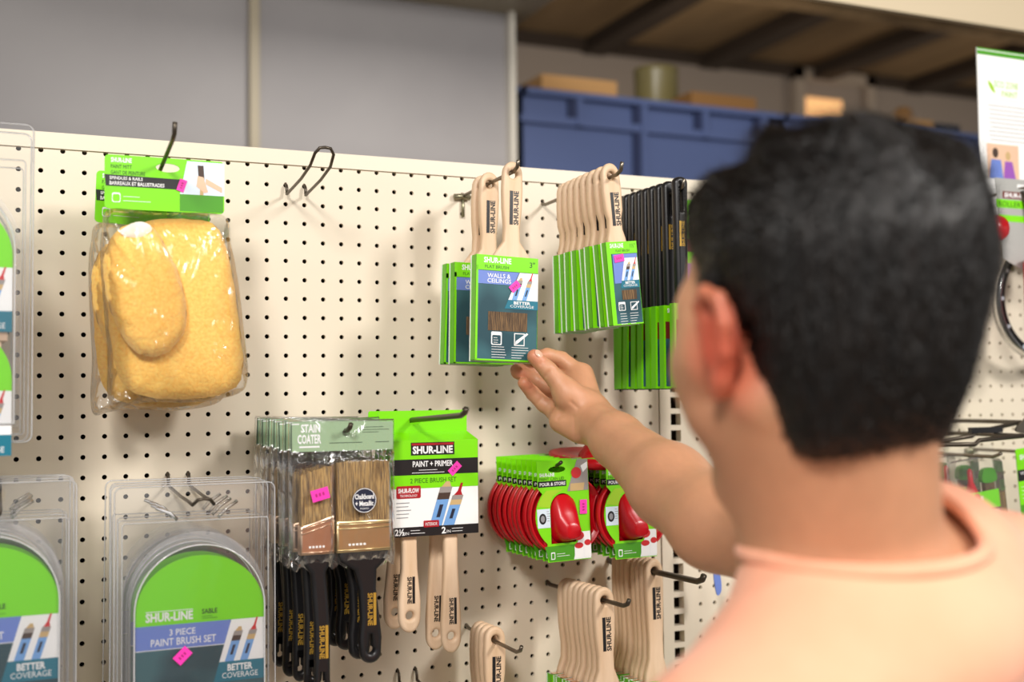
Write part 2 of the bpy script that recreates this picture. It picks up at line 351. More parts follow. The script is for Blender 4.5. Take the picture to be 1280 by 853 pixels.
def coverage_panel(b, x0, x1, z0, zm, z1, skew, y, two=True):
    """white slanted panel with two brushes over a teal strip reading BETTER COVERAGE"""
    h = (zm-z0)/(z1-z0)*skew
    b.poly([(x0+h, zm), (x1, zm), (x1, z1), (x0+skew, z1)], y, 'white'); b.poly([(x0, z0), (x1, z0), (x1, zm), (x0+h, zm)], y, 'teal')
    wd = x1-x0-skew; L = (z1-zm)*.78
    brush_pic(b, x0+h+(x1-x0-h)*.12, zm, L, wd*.27, L*.32, y-.0001, 'pic_brown'); brush_pic(b, x0+h+(x1-x0-h)*.46, zm, L, wd*.24, L*.32, y-.0001, 'brush_tan', 'red_photo')
    t = zm-z0; W = x1-x0-h
    b.text('BETTER', x0+h*.7+W*.22, z0+t*.52, x0+h*.7+W*.78, z0+t*.86, y-.0002, 'white', .03)
    b.text('COVERAGE', x0+h*.7+W*.1, z0+t*.16, x0+h*.7+W*.9, z0+t*.44, y-.0002, 'white')
def sticker(parent, x, z, y, s=.014, h=.009, ang=35, name='price_sticker'):
    b = MB(); a = math.radians(ang); ca, sa = math.cos(a), math.sin(a)
    R = lambda u, v: (x+u*ca-v*sa, z+u*sa+v*ca)
    b.add([(*[R(u, v)[0]], y+d, R(u, v)[1]) for d in (0, .0002) for u, v in ((-s/2, -h/2), (s/2, -h/2), (s/2, h/2), (-s/2, h/2))], [(0, 1, 2, 3), (7, 6, 5, 4), (0, 4, 5, 1), (1, 5, 6, 2), (2, 6, 7, 3), (3, 7, 4, 0)], 'pink')
    for k in range(3):
        u = -s*.28+k*s*.2; b.poly([R(u, -h*.15), R(u+s*.12, -h*.15), R(u+s*.12, h*.15), R(u, h*.15)], y-.0001, 'price_ink')
    o = b.build(name, parent); o['label'] = 'bright pink price sticker'; return o
LOGO = 'SHUR-LINE'
def handle_outline(w_top, w_neck, w_bot, L, top=.017):
    """wooden brush handle: rounded hang end, waist, flare to the ferrule"""
    pr = [(-.000, w_top*.5), (-.02, w_top*.53), (-.045, w_top*.5), (-L*.62, w_neck*.5), (-L*.78, w_neck*.52), (-L*.9, (w_neck+w_bot)*.27), (-L, w_bot*.5)]
    left = [(-w, z) for z, w in pr]; right = [(w, z) for z, w in pr][::-1]
    return left+right+arc(0, 0, w_top*.5, top, 0, 180, 12)[1:-1]
def wood_handle(parent, outline, t=.011, hole=.0055, text=(-.0045, -.066, .0075, -.022), rot=90, name='handle', mt='wood', ink='black_ink', up=True, holes=None):
    b = MB().sheet(outline, 0, mt, holes if holes is not None else [arc(0, 0, hole, hole, 0, 337.5, 15)], t, t*.36, True, 3)
    x0, z0, x1, z1 = text; y = -t/2-.0004
    if up: b.rect(x0-.0005, z0, x0+(x1-x0)*.34, z1, y, ink); b.text(LOGO, x0+(x1-x0)*.42, z0, x1, z1, y, ink, .03, rot)
    else: b.rect(x1-(x1-x0)*.3, z0, x1+.0005, z1, y, ink); b.text(LOGO, x0, z0, x1-(x1-x0)*.38, z1, y, ink, .03, rot)
    return b.build(name, parent)

# ------------------------------------------------------------------ flat brush in a printed sleeve
def sleeve_brush(w_, ztop, h, xoff, kind, label, name, t=.016, hw=.027, neck=.022, handle_len=None, sticker_on=True):
    root = thing(name, label, 'paint brush')
    L = -ztop+.004
    wood_handle(root, handle_outline(hw, neck, min(w_*.66, .062), L), .011)
    b = MB(); x0, x1 = xoff-w_/2, xoff+w_/2; z1, z0 = ztop, ztop-h; f = -t/2
    # open topped sleeve: four sides and a floor
    e = .0009
    b.box(x0, x0+e, f, t/2, z0, z1, 'green_side').box(x1-e, x1, f, t/2, z0, z1, 'green_side').box(x0, x1, f, f+e, z0, z1, 'teal_dark').box(x0-.0012, x1, t/2-e, t/2, z0-.0008, z1, 'paper_white').box(x0, x1, f, t/2, z0, z0+e, 'green_side')
    u = lambda a: x0+(x1-x0)*a; v = lambda a: z1-(z1-z0)*a; y = f-.0003
    b.rect(u(0), v(.145), u(1), v(0), y, 'green'); b.rect(u(0), v(1), u(.035 if w_ > .06 else .05), v(.1), y, 'green'); b.rect(u(0), v(1), u(1), v(.985), y, 'green')
    b.text(LOGO, u(.12), v(.075), u(.56), v(.02), y-.0002, 'white', .03)
    b.text('FLAT BRUSH', u(.14 if w_ > .06 else .3), v(.125), u(.52 if w_ > .06 else .75), v(.095), y-.0002, 'green_ink')
    if kind == 'wide':
        b.text('3"', u(.86), v(.095), u(.945), v(.04), y-.0002, 'green_ink', .01)
        b.poly([(u(.035), v(.275)), (u(.60), v(.275)), (u(.69), v(.15)), (u(.035), v(.15))], y, 'blue_band')
        b.text('WALLS &', u(.18), v(.215), u(.55), v(.172), y-.0002, 'white', .01); b.text('CEILINGS', u(.18), v(.262), u(.56), v(.222), y-.0002, 'white', .01)
        coverage_panel(b, u(.46), u(1), v(.50), v(.415), v(.15), w_*.24, y-.0001)
        wx0, wx1, wz0, wz1 = .2, .83, .715, .535
    else:
        b.text('1½"', u(.78), v(.08), u(.94), v(.03), y-.0002, 'green_ink')
        b.rect(u(.18), v(.5), u(.98), v(.15), y, 'blue_band')
        coverage_panel(b, u(.36), u(.98), v(.56), v(.47), v(.2), w_*.2, y-.0001)
        wx0, wx1, wz0, wz1 = .38, .86, .7, .585
        b.rect(u(0), v(1), u(.14), v(.1), y-.00005, 'green')
    b.rect(u(wx0), v(wz0), u(wx1), v(wz1), y-.0001, 'bristle_dark')
    s = w_*.17 if kind == 'wide' else w_*.22
    can_icon(b, u(.32)-s*.4, v(.73)-s*1.1, s, y-.0002); tick_icon(b, u(.62), v(.73)-s*1.1, s, y-.0002)
    lines(b, u(.26), v(.87), w_*.24, 5, .0033, y-.0002, seed=5); lines(b, u(.58), v(.87), w_*.3, 5, .0033, y-.0002, seed=6)
    # small print down the green edge
    b.rect(x0-.0002, v(.5), x0-.0001, v(.1), f+.001, 'green')
    slv = b.build('printed_sleeve', root)
    # bristles and ferrule standing inside the sleeve
    MB().box(u(.08), u(.92), -t/2+.003, t/2-.003, v(.8), v(.3), 'bristle_dark').build('bristles', root)
    MB().box(u(.07), u(.93), -t/2+.002, t/2-.002, v(.3), v(-.0), 'copper_metal').build('ferrule', root)
    if sticker_on: sticker(slv, u(.62 if kind == 'wide' else .38), v(.285 if kind == 'wide' else .2), f-.0012, .015 if kind == 'wide' else .0145, .0095, 42 if kind == 'wide' else 8)
    return root
def nth(k, n): return ('frontmost' if k == 0 else 'rearmost' if k == n-1 else ['', 'second', 'third', 'fourth', 'fifth', 'sixth', 'seventh', 'eighth', 'ninth'][k]+' from the front')
rd = lambda a: random.uniform(-a, a)

peg_hook(22*IN, -IN, -.193, 'bare steel peg hook holding the three wide wood-handled brushes, tip turned up', .012, .003, .0026)
wide = sleeve_brush(.086, -.108, .134, -.008, 'wide', 'wide 3 inch wood-handled brush in teal sleeve pinched by the reaching hand', 'flat_brush')
wide.location = P(22*IN, -.176, -.0235-.0022); wide.rotation_euler = (math.radians(-1.5), math.radians(2.2), 0)
G = 'wide flat brushes on the centre hook'; wide['group'] = G
dup(wide, P(22*IN-.002, -.103, -.0265), (0, math.radians(1.2), 0), 'wide wood-handled brush in teal sleeve directly behind the one held in the hand', G)
dup(wide, P(22*IN-.004, -.083, -.0275), (0, math.radians(2.2), 0), 'rearmost wide wood-handled brush on the centre hook, mostly hidden, its green edge showing', G)

peg_hook(27*IN, -1.25*IN, -.236, 'steel peg hook carrying the row of narrow trim brushes, tip turned up', .014, .006, .0026, 'steel', False)
tr = sleeve_brush(.0455, -.087, .109, .004, 'narrow', '', 'trim_brush', .0128, .026, .020)
G = 'narrow trim brushes on the hook right of the hand-held brush'; N = 8
for k in range(N):
    y = [-.206, -.186, -.166, -.1475, -.129, -.111, -.0935, -.0765][k]
    loc = P(27*IN, y, -.0245-.0005*k); rot = (0, math.radians([-5, -4.5, -2.5, -4, -2, -1, -1.5, -.5][k]), math.radians(rd(1.5)))
    lab = 'narrow wood-handled trim brush in green sleeve, %s of eight' % nth(k, N)
    if k == 0: tr.location, tr.rotation_euler, tr['label'], tr['group'] = loc, rot, lab, G
    else: dup(tr, loc, rot, lab, G)

# ------------------------------------------------------------------ black handled brushes
peg_hook(31*IN, -1.6*IN, -.222, 'thin steel hook running through the slots of the black brush handles', .014, .002, .0022)
bb = thing('black_handled_brush', '', 'paint brush')
ol = rrect(-.0105, -.165, .0105, .020, .009, 6); ol2 = [(x*(1-.18*max(0, -z-.05)/.11), z) for x, z in ol]
wood_handle(bb, ol2, .0125, text=(-.0045, -.074, .0035, -.040), mt='black_plastic', ink='gold_ink', rot=90, holes=[rrect(-.0022, -.026, .0022, .004, .002, 3)])
b = MB(); t = .0115; x0, x1, z1, z0 = -.015, .020, -.150, -.262; f = -t/2
b.box(x0, x1, f, t/2, z0, z1, 'green_side'); b.box(x0+.002, x1, t/2, t/2+.003, z0-.001, z1-.003, 'black_plastic'); b.rect(x0+.001, z0, x1, z1, f-.0003, 'green'); b.rect(x0+.003, z1-.045, x1, z1-.022, f-.0005, 'brown_band'); b.rect(x0+.003, z0+.003, x1, z1-.045, f-.0005, 'teal_dark'); b.text(LOGO, x0+.006, z1-.01, x1-.006, z1-.004, f-.0006, 'white', .04)
b.build('printed_sleeve', bb)
G = 'black handled brushes on the hook left of the face'
ysb = [-.214, -.187, -.168, -.150, -.132, -.114, -.096, -.078, -.060]
for k, y in enumerate(ysb):
    loc = P(31*IN, y, -.0415+.0012*(k == 0)); rot = (0, math.radians(.8+rd(.8)), math.radians(rd(1.5)))
    lab = 'black plastic handled brush in green sleeve, %s of nine on its hook' % nth(k, 9)
    if k == 0: bb.location, bb.rotation_euler, bb['label'], bb['group'] = loc, rot, lab, G
    else: dup(bb, loc, rot, lab, G)

# ------------------------------------------------------------------ boxed two brush set
def box_set(kind='plain'):
    r = thing('brush_set_box', '', 'brush set')
    b = MB(); x0, x1 = -.034, .079; fx0, fx1 = -.044, .0745
    sl = arc(.004, 0, .007, .0032, 0, 337.5, 15)
    b.sheet(rrect(fx0, -.03, fx1, .015, .003), .004, 'green', [sl], .0012)
    t = .026; f = -t+.004
    b.box(x0, x1, f, .0035, -.140, -.022, 'paper_white')
    b.add([(x0, f, -.022), (x1, f, -.022), (fx1, .0035, -.012), (fx0+.008, .0035, -.012), (x0, .0035, -.022), (x1, .0035, -.022)], [(0, 1, 2, 3), (0, 3, 4), (1, 5, 2)], 'green')
    y = f-.0003; u = lambda a: x0+(x1-x0)*a; v = lambda a: -.022-(.118)*a
    b.rect(u(0), v(.5), u(1), v(0), y, 'green'); b.rect(u(0), v(.36), u(1), v(.195), y-.0001, 'black_ink' if kind == 'plain' else 'brown_band'); b.rect(u(0), v(1), u(1), v(.9), y-.0001, 'black_ink')
    b.rect(x0-.0002, -.14, x0-.0001, -.03, f, 'green'); b.add([(x0-.0004, f, -.083), (x0-.0004, .003, -.083), (x0-.0004, .003, -.022), (x0-.0004, f, -.022)], [(0, 1, 2, 3)], 'green_side'); b.add([(x1+.0004, f, -.083), (x1+.0004, .003, -.083), (x1+.0004, .003, -.022), (x1+.0004, f, -.022)], [(0, 1, 2, 3)], 'green_side')
    b.rect(u(.21), v(.155), u(.72), v(.02), y-.0001, 'black_ink'); b.rect(u(.22), v(.05), u(.71), v(.028), y-.0002, 'label_red'); b.text(LOGO, u(.23), v(.14), u(.70), v(.058), y-.0002, 'white', .04)
    if kind == 'plain':
        b.text('PAINT + PRIMER', u(.23), v(.275), u(.70), v(.215), y-.0003, 'white', .02); lines(b, u(.3), v(.312), .04, 1, .01, y-.0003); lines(b, u(.22), v(.34), .07, 1, .01, y-.0003)
        b.text('2 PIECE BRUSH SET', u(.2), v(.445), u(.74), v(.395), y-.0003, 'green_ink')
        b.sheet(rrect(u(.04), v(.6), u(.32), v(.47), .002), y-.0004, 'label_red'); b.text('SHUR-FLOW', u(.06), v(.545), u(.3), v(.495), y-.0006, 'white', .03); b.text('TECHNOLOGY', u(.08), v(.585), u(.28), v(.56), y-.0006, 'white')
        lines(b, u(.04), v(.65), .026, 5, .0045, y-.0002, 'grey_line', .0009, 4)
        brush_pic(b, u(.42), v(.9), .052, .016, .016, y-.0003, 'pic_brown'); brush_pic(b, u(.58), v(.9), .040, .0145, .014, y-.0004, 'brush_tan', 'label_red')
        b.sheet(rrect(u(.35), v(.91), u(.53), v(.84), .001), y-.0006, 'label_red'); b.text('INTERIOR', u(.37), v(.895), u(.51), v(.86), y-.0008, 'white')
        b.text('2½', u(.02), v(.985), u(.13), v(.915), y-.0004, 'white', .03); b.text('IN', u(.135), v(.98), u(.18), v(.95), y-.0004, 'white'); b.text('2', u(.56), v(.985), u(.61), v(.915), y-.0004, 'white', .03); b.text('IN', u(.62), v(.98), u(.665), v(.95), y-.0004, 'white')
        lines(b, u(.2), v(.94), .02, 2, .0035, y-.0004); lines(b, u(.68), v(.94), .02, 2, .0035, y-.0004, seed=9)
    else:
        b.rect(u(0), v(.9), u(1), v(.5), y-.0001, 'purple'); b.text('2 PIECE', u(.3), v(.3), u(.7), v(.24), y-.0003, 'white')
    pb_ = b.build('printed_box', r)
    # two wooden handles hanging below, hang hole at the lower end
    for cx, zb, wb in ((-.010, -.256, .029), (.045, -.286, .0265)):
        o = [(-wb*.36, -.13), (-wb*.34, -.15), (-wb*.36, -.18), (-wb*.5, zb+.035), (-wb*.48, zb+.015)]
        ol = [(a+cx, z) for a, z in o]+[(cx-q[0]+cx, q[1]) for q in arc(cx, zb+.013, wb*.48, .016, 0, -180, 10)][1:-1][::-1] if 0 else None
        ol = [(cx-a, z) for a, z in [(-p[0], p[1]) for p in o]]
        ol = [(cx+a, z) for a, z in o]+arc(cx, zb+.015, wb*.48, .018, 180, 360, 12)[1:-1]+[(cx-a, z) for a, z in o[::-1]]
        hh = wood_handle(r, ol, .011, holes=[arc(cx, zb+.018, .0052, .0052, 0, 337.5, 15)], text=(cx-.004, zb+.033, cx+.0055, zb+.066), rot=-90, up=False)
        hh.location.y = -.010
    if kind == 'plain': sticker(pb_, u(.72), v(.305), f-.0014, .0175, .0095, 44)
    return r
peg_hook(17*IN, -13.62*IN, -.325, 'long dark peg hook poking out of the slot of the green brush set box', .008, .014, .0034, 'dark_wire')
pp = box_set(); pp.location = P(17*IN, -.145, -.343); G = 'boxed two brush sets'; pp['group'] = G
pp['label'] = 'green and white box with two wooden brush handles below, long hook through its flap'
dup(pp, P(17*IN-.003, -.112, -.344), (0, math.radians(1.2), 0), 'second boxed brush set behind the first, mostly its wooden handles showing', G)
q = at(868, 262, -.11)
peg_hook(q.x, q.z-Z0-.006, -.19, 'steel peg hook through the green box beside the face', .006, .01, .0028)
bx = box_set('brown'); bx.location = (q.x, -.105, q.z); bx['label'] = 'green box with a dark red band between the black brushes and the face'; bx['group'] = ''; del bx['group']

# ------------------------------------------------------------------ stain brush packs
peg_hook(13*IN, -13.75*IN, -.216, 'dark hook tip poking through the sage header of the clear brush packs', .008, 0, .003, 'dark_wire')
def stain_pack():
    r = thing('stain_brush_pack', '', 'brush pack')
    b = MB(); b.sheet(rrect(-.066, -.021, .058, .013, .001), 0, 'sage', [arc(0, 0, .0045, .004, 0, 330, 11)], .0012); y = -.0009
    b.rect(-.066, -.021, -.0645, .013, y, 'sage_dark'); b.text('STAIN', -.054, .001, -.031, .011, y, 'white', .03); b.text('COATER', -.058, -.012, -.030, -.001, y, 'white', .03); b.rect(-.056, -.0165, -.032, -.0145, y, 'white'); b.rect(-.066, .0105, -.056, .0118, y, 'white')
    for i, s in enumerate((.026, .033, .02)): b.rect(.02, .006-i*.003, .02+s, .0066-i*.003, y, 'sage_dark')
    b.rect(.036, -.012, .053, -.0112, y, 'sage_dark'); b.rect(-.02, -.012, .02, -.0112, y, 'sage_dark')
    b.build('header_card', r)
    # clear sleeve: front skin bulging round each brush, back skin
    nx, nz = 30, 26; vs = []
    for i in range(nx+1):
        for j in range(nz+1):
            x = -.068+.127*i/nx; z = .0145-.168*j/nz; e = min(1, min(i, nx-i)/2.5, min(j, nz-j)/3); bul = .0125*e**.6 if z < -.03 else .002*e
            if abs(x+.012) < .006 and z < -.03: bul *= .35
            zz = z-(.006*math.sin(i*.9)**2 if j == nz else 0)
            vs.append((x, -.0015-bul+random.uniform(-.0007, .0007)*e, zz))
    f = [(i*(nz+1)+j, (i+1)*(nz+1)+j, (i+1)*(nz+1)+j+1, i*(nz+1)+j+1) for i in range(nx) for j in range(nz)]
    b = MB().add(vs, f, 'clear_bag', True); vs2 = [(x, -y_*.8-.001, z) for x, y_, z in vs]; b.add(vs2, [q[::-1] for q in f], 'clear_bag', True)
    b.tube([(-.068, 0, .0145), (.059, 0, .0145)], .0011, 'clear_rib', 6); b.tube([(-.068, 0, .014), (-.068, 0, -.152)], .0006, 'clear_rib', 5); b.tube([(.059, 0, .014), (.059, 0, -.152)], .0006, 'clear_rib', 5)
    b.build('clear_sleeve', r)
    for kind in ('angled', 'flat'):
        if kind == 'angled': x0, x1, zt0, zt1, zf0, zf1, zb, ze, hx = -.055, -.018, -.047, -.036, -.110, -.098, -.140, -.305, -.030
        else: x0, x1, zt0, zt1, zf0, zf1, zb, ze, hx = -.012, .052, -.033, -.033, -.106, -.106, -.140, -.272, .028
        n = 18; b = MB(); vs = []
        for i in range(n+1):
            a = i/n; x = x0+(x1-x0)*a; zt = zt0+(zt1-zt0)*a+random.uniform(-.0015, .0008)-.002*(abs(2*a-1)**6); zf = zf0+(zf1-zf0)*a
            vs += [(x, -.0035, zt), (x, .0035, zt), (x, -.008, zf), (x, .008, zf)]
        f = []
        for i in range(n):
            k = 4*i; f += [(k, k+2, k+6, k+4), (k+1, k+5, k+7, k+3), (k, k+4, k+5, k+1)]
        f += [(0, 1, 3, 2), (4*n, 4*n+2, 4*n+3, 4*n+1)]
        b.add(vs, f, 'bristle'); br = b.build('bristles', r); br['label'] = kind+' cut brown bristles'
        mt = 'copper_metal' if kind == 'angled' else 'gold_metal'
        b = MB(); t = .0088
        v = [(x0-.0015, zf0+.003), (x1+.0015, zf1+.003), (x1+.0015, zb), (x0-.0015, zb)]
        b.sheet(v, 0, mt, (), t*2, .002, True)
        for o in (.004, .009, .034 if kind == 'flat' else .03):
            b.tube([(x0-.001, -t, zf0-o+.003), (x1+.001, -t, zf1-o+.003 if o < .02 else zf0-o+.003)], .0009, mt, 6)
        for k in range(5): b.rect(x0+.012+k*.0045 if kind == 'flat' else x0+.008+k*.004, zb+.008, x0+.015+k*.0045 if kind == 'flat' else x0+.0105+k*.004, zb+.0105, -t-.0004, 'paper_white')
        b.build('ferrule', r)
        wn_ = (x1-x0)*.30 if kind == 'flat' else .0105; c = (x0+x1)/2
        pr = [(zb+.003, (x1-x0)*.5, c), (zb-.012, (x1-x0)*.42, c), (zb-.022, wn_*.72, c+(hx-c)*.3), (zb-.045, wn_*.55, c+(hx-c)*.6), (zb-.08, wn_*.6, hx), (ze+.03, wn_*.72, hx), (ze+.012, wn_*.66, hx)]
        wmin = .009
        pr = [(z, max(w2, wmin), cc) for z, w2, cc in pr]
        ol = [(cc-w2, z) for z, w2, cc in pr]+arc(hx, ze+.012, pr[-1][1], .012, 180, 360, 10)[1:-1]+[(cc+w2, z) for z, w2, cc in pr[::-1]]
        hole = [rrect(hx-.0012, ze+.016, hx+.0012, ze+.036, .001, 3)+[]]
        hole = [arc(hx, ze+.016, .0038, .0038, 110, 430, 14)+[(hx+.001, ze+.034), (hx-.001, ze+.034)]]
        h = wood_handle(r, ol, .013, holes=hole, text=(hx-.0045, ze+.045, hx+.0055, ze+.083), rot=-90, mt='black_plastic', ink='gold_ink', up=False)
        h['label'] = 'black lacquered handle'
        if kind == 'flat':
            bd = MB(); bd.sheet(arc(.017, -.079, .0145, .0145, 0, 350, 36), -.0175, 'navy', (), .0006); bd.sheet(arc(.017, -.079, .0142, .0142, 0, 350, 36), -.0180, 'white', [arc(.017, -.079, .0135, .0135, 0, 350, 36)])
            bd.text('Chalkboard', .0055, -.0775, .0285, -.0715, -.0181, 'white', .03); bd.text('+ Metallic', .006, -.0855, .028, -.0795, -.0181, 'white', .03); bd.text('PAINTS', .012, -.0895, .022, -.0875, -.0181, 'white')
            bd.build('round_label', r)
    return r
st = stain_pack(); N = 7; G = 'clear packs of two stain brushes'
sticker(st, -.035, -.07, -.0152, .021, .0135, 14)
for k in range(N):
    y = [-.198, -.172, -.146, -.119, -.092, -.064, -.036][k]
    loc = P(13*IN-.001*k, y, -.3520+.0003*k); rot = (0, math.radians([0, 1.0, -1.2, .8, 1.8, .2, 1.4][k]), math.radians([0, 1, -2, 1, 2, -1, 0][k]))
    lab = 'clear pack of two black-handled brushes, sage header, %s of seven' % nth(k, N)
    if k == 0: st.location, st.rotation_euler, st['label'], st['group'] = loc, rot, lab, G
    else: dup(st, loc, rot, lab, G)

# ------------------------------------------------------------------ paint mitt packs
peg_hook(5*IN, -2.15*IN, -.243, 'dark green-grey wire hook rising through the mitt header card', .016, .030, .0026, 'dark_wire', False)
def smooth_loop(pts, n=4):
    """Catmull-Rom through a closed outline"""
    o = []; k = len(pts)
    for i in range(k):
        p = [np.array(pts[(i+j-1) % k], float) for j in range(4)]
        for s in range(n):
            t = s/n; o.append(tuple(.5*((2*p[1])+(-p[0]+p[2])*t+(2*p[0]-5*p[1]+4*p[2]-p[3])*t*t+(-p[0]+3*p[1]-3*p[2]+p[3])*t**3)))
    return o
def mitt_pack():
    r = thing('paint_mitt_pack', '', 'paint mitt pack'); o0 = P(5*IN, -.144, -.038)
    loc = lambda px, py, y=-.144: ((lambda q: (q.x-o0.x, q.z-o0.z))(at(px, py, y)))
    b = MB(); hx0, hx1, z1, z0 = -.064, .071, .0095, -.053
    b.sheet(rrect(hx0, z0, hx1, z1, .005), 0, 'green', [arc(.006, -.002, .0135, .0052, 0, 345, 23)], .0016); y = -.0011
    u = lambda a: hx0+(hx1-hx0)*a; v = lambda a: z1-(z1-z0)*a
    b.poly([(u(.62), v(.66)), (u(1), v(.66)), (u(1), v(.03)), (u(.68), v(.03))], y, 'pale_blue'); b.poly([(u(0.01), v(.58)), (u(.61), v(.58)), (u(.635), v(.39)), (u(.0), v(.37))], y-.0001, 'black_ink')
    b.poly([(u(.62), v(.98)), (u(.99), v(.98)), (u(.99), v(.66)), (u(.62), v(.66))], y, 'green_dark')
    b.text(LOGO, u(.05), v(.14), u(.22), v(.05), y-.0002, 'white', .035); b.text('PAINT MITT', u(.05), v(.25), u(.22), v(.18), y-.0002, 'green_ink'); b.text('GANT DE PEINTURE', u(.05), v(.36), u(.33), v(.29), y-.0002, 'green_ink')
    b.text('SPINDLES & RAILS', u(.04), v(.46), u(.31), v(.40), y-.0003, 'white', .02); b.text('BARREAUX ET BALUSTRADES', u(.04), v(.56), u(.49), v(.49), y-.0003, 'white', .02)
    b.sheet(rrect(u(.06), v(.88), u(.13), v(.7), .002), y-.0002, 'white', [rrect(u(.066), v(.865), u(.124), v(.73), .002)]); lines(b, u(.15), v(.77), .03, 1, .01, y-.0002); lines(b, u(.15), v(.85), .05, 1, .01, y-.0002)
    b.poly([(u(.78), v(.42)), (u(.83), v(.42)), (u(.82), v(.1)), (u(.77), v(.1))], y-.0002, 'pic_brown'); b.poly([(u(.76), v(.5)), (u(.83), v(.62)), (u(.86), v(.6)), (u(.82), v(.32)), (u(.77), v(.3))], y-.0003, 'skin_pic'); b.poly([(u(.84), v(.45)), (u(.98), v(.6)), (u(.98), v(.5)), (u(.84), v(.34))], y-.0003, 'skin_pic'); b.poly([(u(.79), v(.66)), (u(.82), v(.66)), (u(.82), v(.4)), (u(.79), v(.4))], y-.0002, 'brush_tan')
    hc_ = b.build('header_card', r)
    big = [loc(*p, -.15) for p in ((185, 275), (230, 272), (268, 278), (284, 305), (294, 350), (302, 410), (306, 450), (300, 480), (275, 494), (230, 499), (185, 496), (155, 480), (142, 440), (136, 390), (133, 340), (150, 300))]
    small = [loc(*p, -.165) for p in ((170, 279), (192, 285), (207, 308), (222, 340), (232, 378), (231, 412), (215, 436), (190, 446), (165, 436), (145, 405), (132, 365), (130, 325), (143, 292))]
    o = MB().pillow(smooth_loop(big, 5), .006, .036, 'mitt', 16, .0009, seed=2).build('mitt', r)
    MB().pillow(smooth_loop(small, 5), -.021, .034, 'mitt', 14, .0009, seed=3).build('mitt', r)['label'] = 'smaller yellow plush mitt lying on the larger one'
    q = loc(160, 285, -.17); MB().pillow(smooth_loop([(q[0]-.01, q[1]-.006), (q[0]+.008, q[1]+.006), (q[0]+.022, q[1]+.004), (q[0]+.024, q[1]-.004), (q[0]+.008, q[1]-.012)], 4), -.033, .004, 'mitt_white', 4, .0003).build('lining', r)['label'] = 'white lining at the cuff'
    # crinkled bag round both
    ol = smooth_loop([loc(*p, -.16) for p in ((139, 258), (200, 263), (281, 266), (292, 300), (302, 350), (310, 420), (314, 470), (302, 492), (250, 503), (190, 503), (160, 508), (142, 512), (136, 490), (136, 440), (131, 380), (127, 320), (129, 285))], 6)
    O = np.array(ol); c = O.mean(0); n = len(O); R = 16; rr = np.random.default_rng(11); vs = []; f = []
    ph = rr.uniform(0, 6, 8)
    for side in (-1, 1):
        base = len(vs)
        for i in range(R+1):
            a = i/R
            for j, p in enumerate(O):
                th = j/n*2*PI; q = c+(p-c)*(a*1.0)
                rip = (.003*math.sin(9*th+ph[0])+.002*math.sin(23*th+ph[1]+4*a)+.0015*math.sin(37*th+ph[2]-6*a))*a**4*(1-a**6)*1.3
                h = (.046 if side < 0 else .026)*(1-a**5)**.5
                vs.append((q[0], side*h+rip-(.002 if side < 0 else -.002)*1+(.003 if a == 1 else 0), q[1]))
        for i in range(R):
            for j in range(n):
                qd = (base+i*n+j, base+i*n+(j+1) % n, base+(i+1)*n+(j+1) % n, base+(i+1)*n+j); f.append(qd if side < 0 else qd[::-1])
    MB().add(vs, f, 'clear_bag', True).build('clear_bag', r)
    sticker(hc_, u(.635), v(.5), -.0022, .0145, .0085, 72)
    return r, o0
mp, o0 = mitt_pack(); mp.location = o0; mp['group'] = 'yellow paint mitt packs'
mp['label'] = 'front bag of fluffy yellow paint mitts under a green header card with pink sticker'
dup(mp, P(5*IN-.004, -.075, -.047), (0, math.radians(2), math.radians(2)), 'second bag of yellow paint mitts, peeping out left behind the front one', 'yellow paint mitt packs')
double_hook(12*IN, -IN, .158, 'empty double wire hook bent upward, left of the wide brushes', .020)

# ------------------------------------------------------------------ clamshell brush sets
def arch_shape(w_, z0, zs, ztop, n=24): return [(-w_/2, z0), (w_/2, z0), (w_/2, zs)]+[(w_/2*math.cos(PI*i/n), zs+(ztop-zs)*math.sin(PI*i/n)) for i in range(1, n)]+[(-w_/2, zs)]
def arch_card(b, w_, ztop, zb, y, full=True):
    zs = ztop-.062; b.sheet(arch_shape(w_, zb, zs, ztop), y, 'green', (), .0012); y -= .0009
    u = lambda a: -w_/2+w_*a; g = zs-.012
    b.rect(u(0), zb, u(1), g, y, 'teal_dark'); b.rect(u(0), g-.026, u(.735), g, y-.0001, 'blue_band'); b.rect(u(0), g-.0268, u(.7), g-.026, y-.0002, 'white')
    b.text(LOGO, u(.08), g+.004, u(.44), g+.014, y-.0003, 'white', .035); b.rect(u(.08), g+.0148, u(.44), g+.0156, y-.0003, 'white')
    b.text('SABLE', u(.51), g+.009, u(.63), g+.0145, y-.0003, 'green_ink', .02); lines(b, u(.51), g+.006, .018, 2, .0022, y-.0003, 'green_dark')
    b.text('3 PIECE', u(.26), g-.012, u(.46), g-.005, y-.0003, 'white', .01); b.text('PAINT BRUSH SET', u(.12), g-.0225, u(.62), g-.0145, y-.0003, 'white', .01)
    coverage_panel(b, u(.6), u(1), g-.068, g-.046, g, w_*.14, y-.0004)
    can_icon(b, u(.24), g-.098, .0125, y-.0003); tick_icon(b, u(.52), g-.096, .0125, y-.0003); lines(b, u(.36), g-.084, .013, 5, .0028, y-.0003); lines(b, u(.66), g-.082, .016, 5, .0028, y-.0003, seed=8)
    if full: b.text('1½ & 2½', u(.54), g-.109, u(.72), g-.102, y-.0003, 'white', .02)
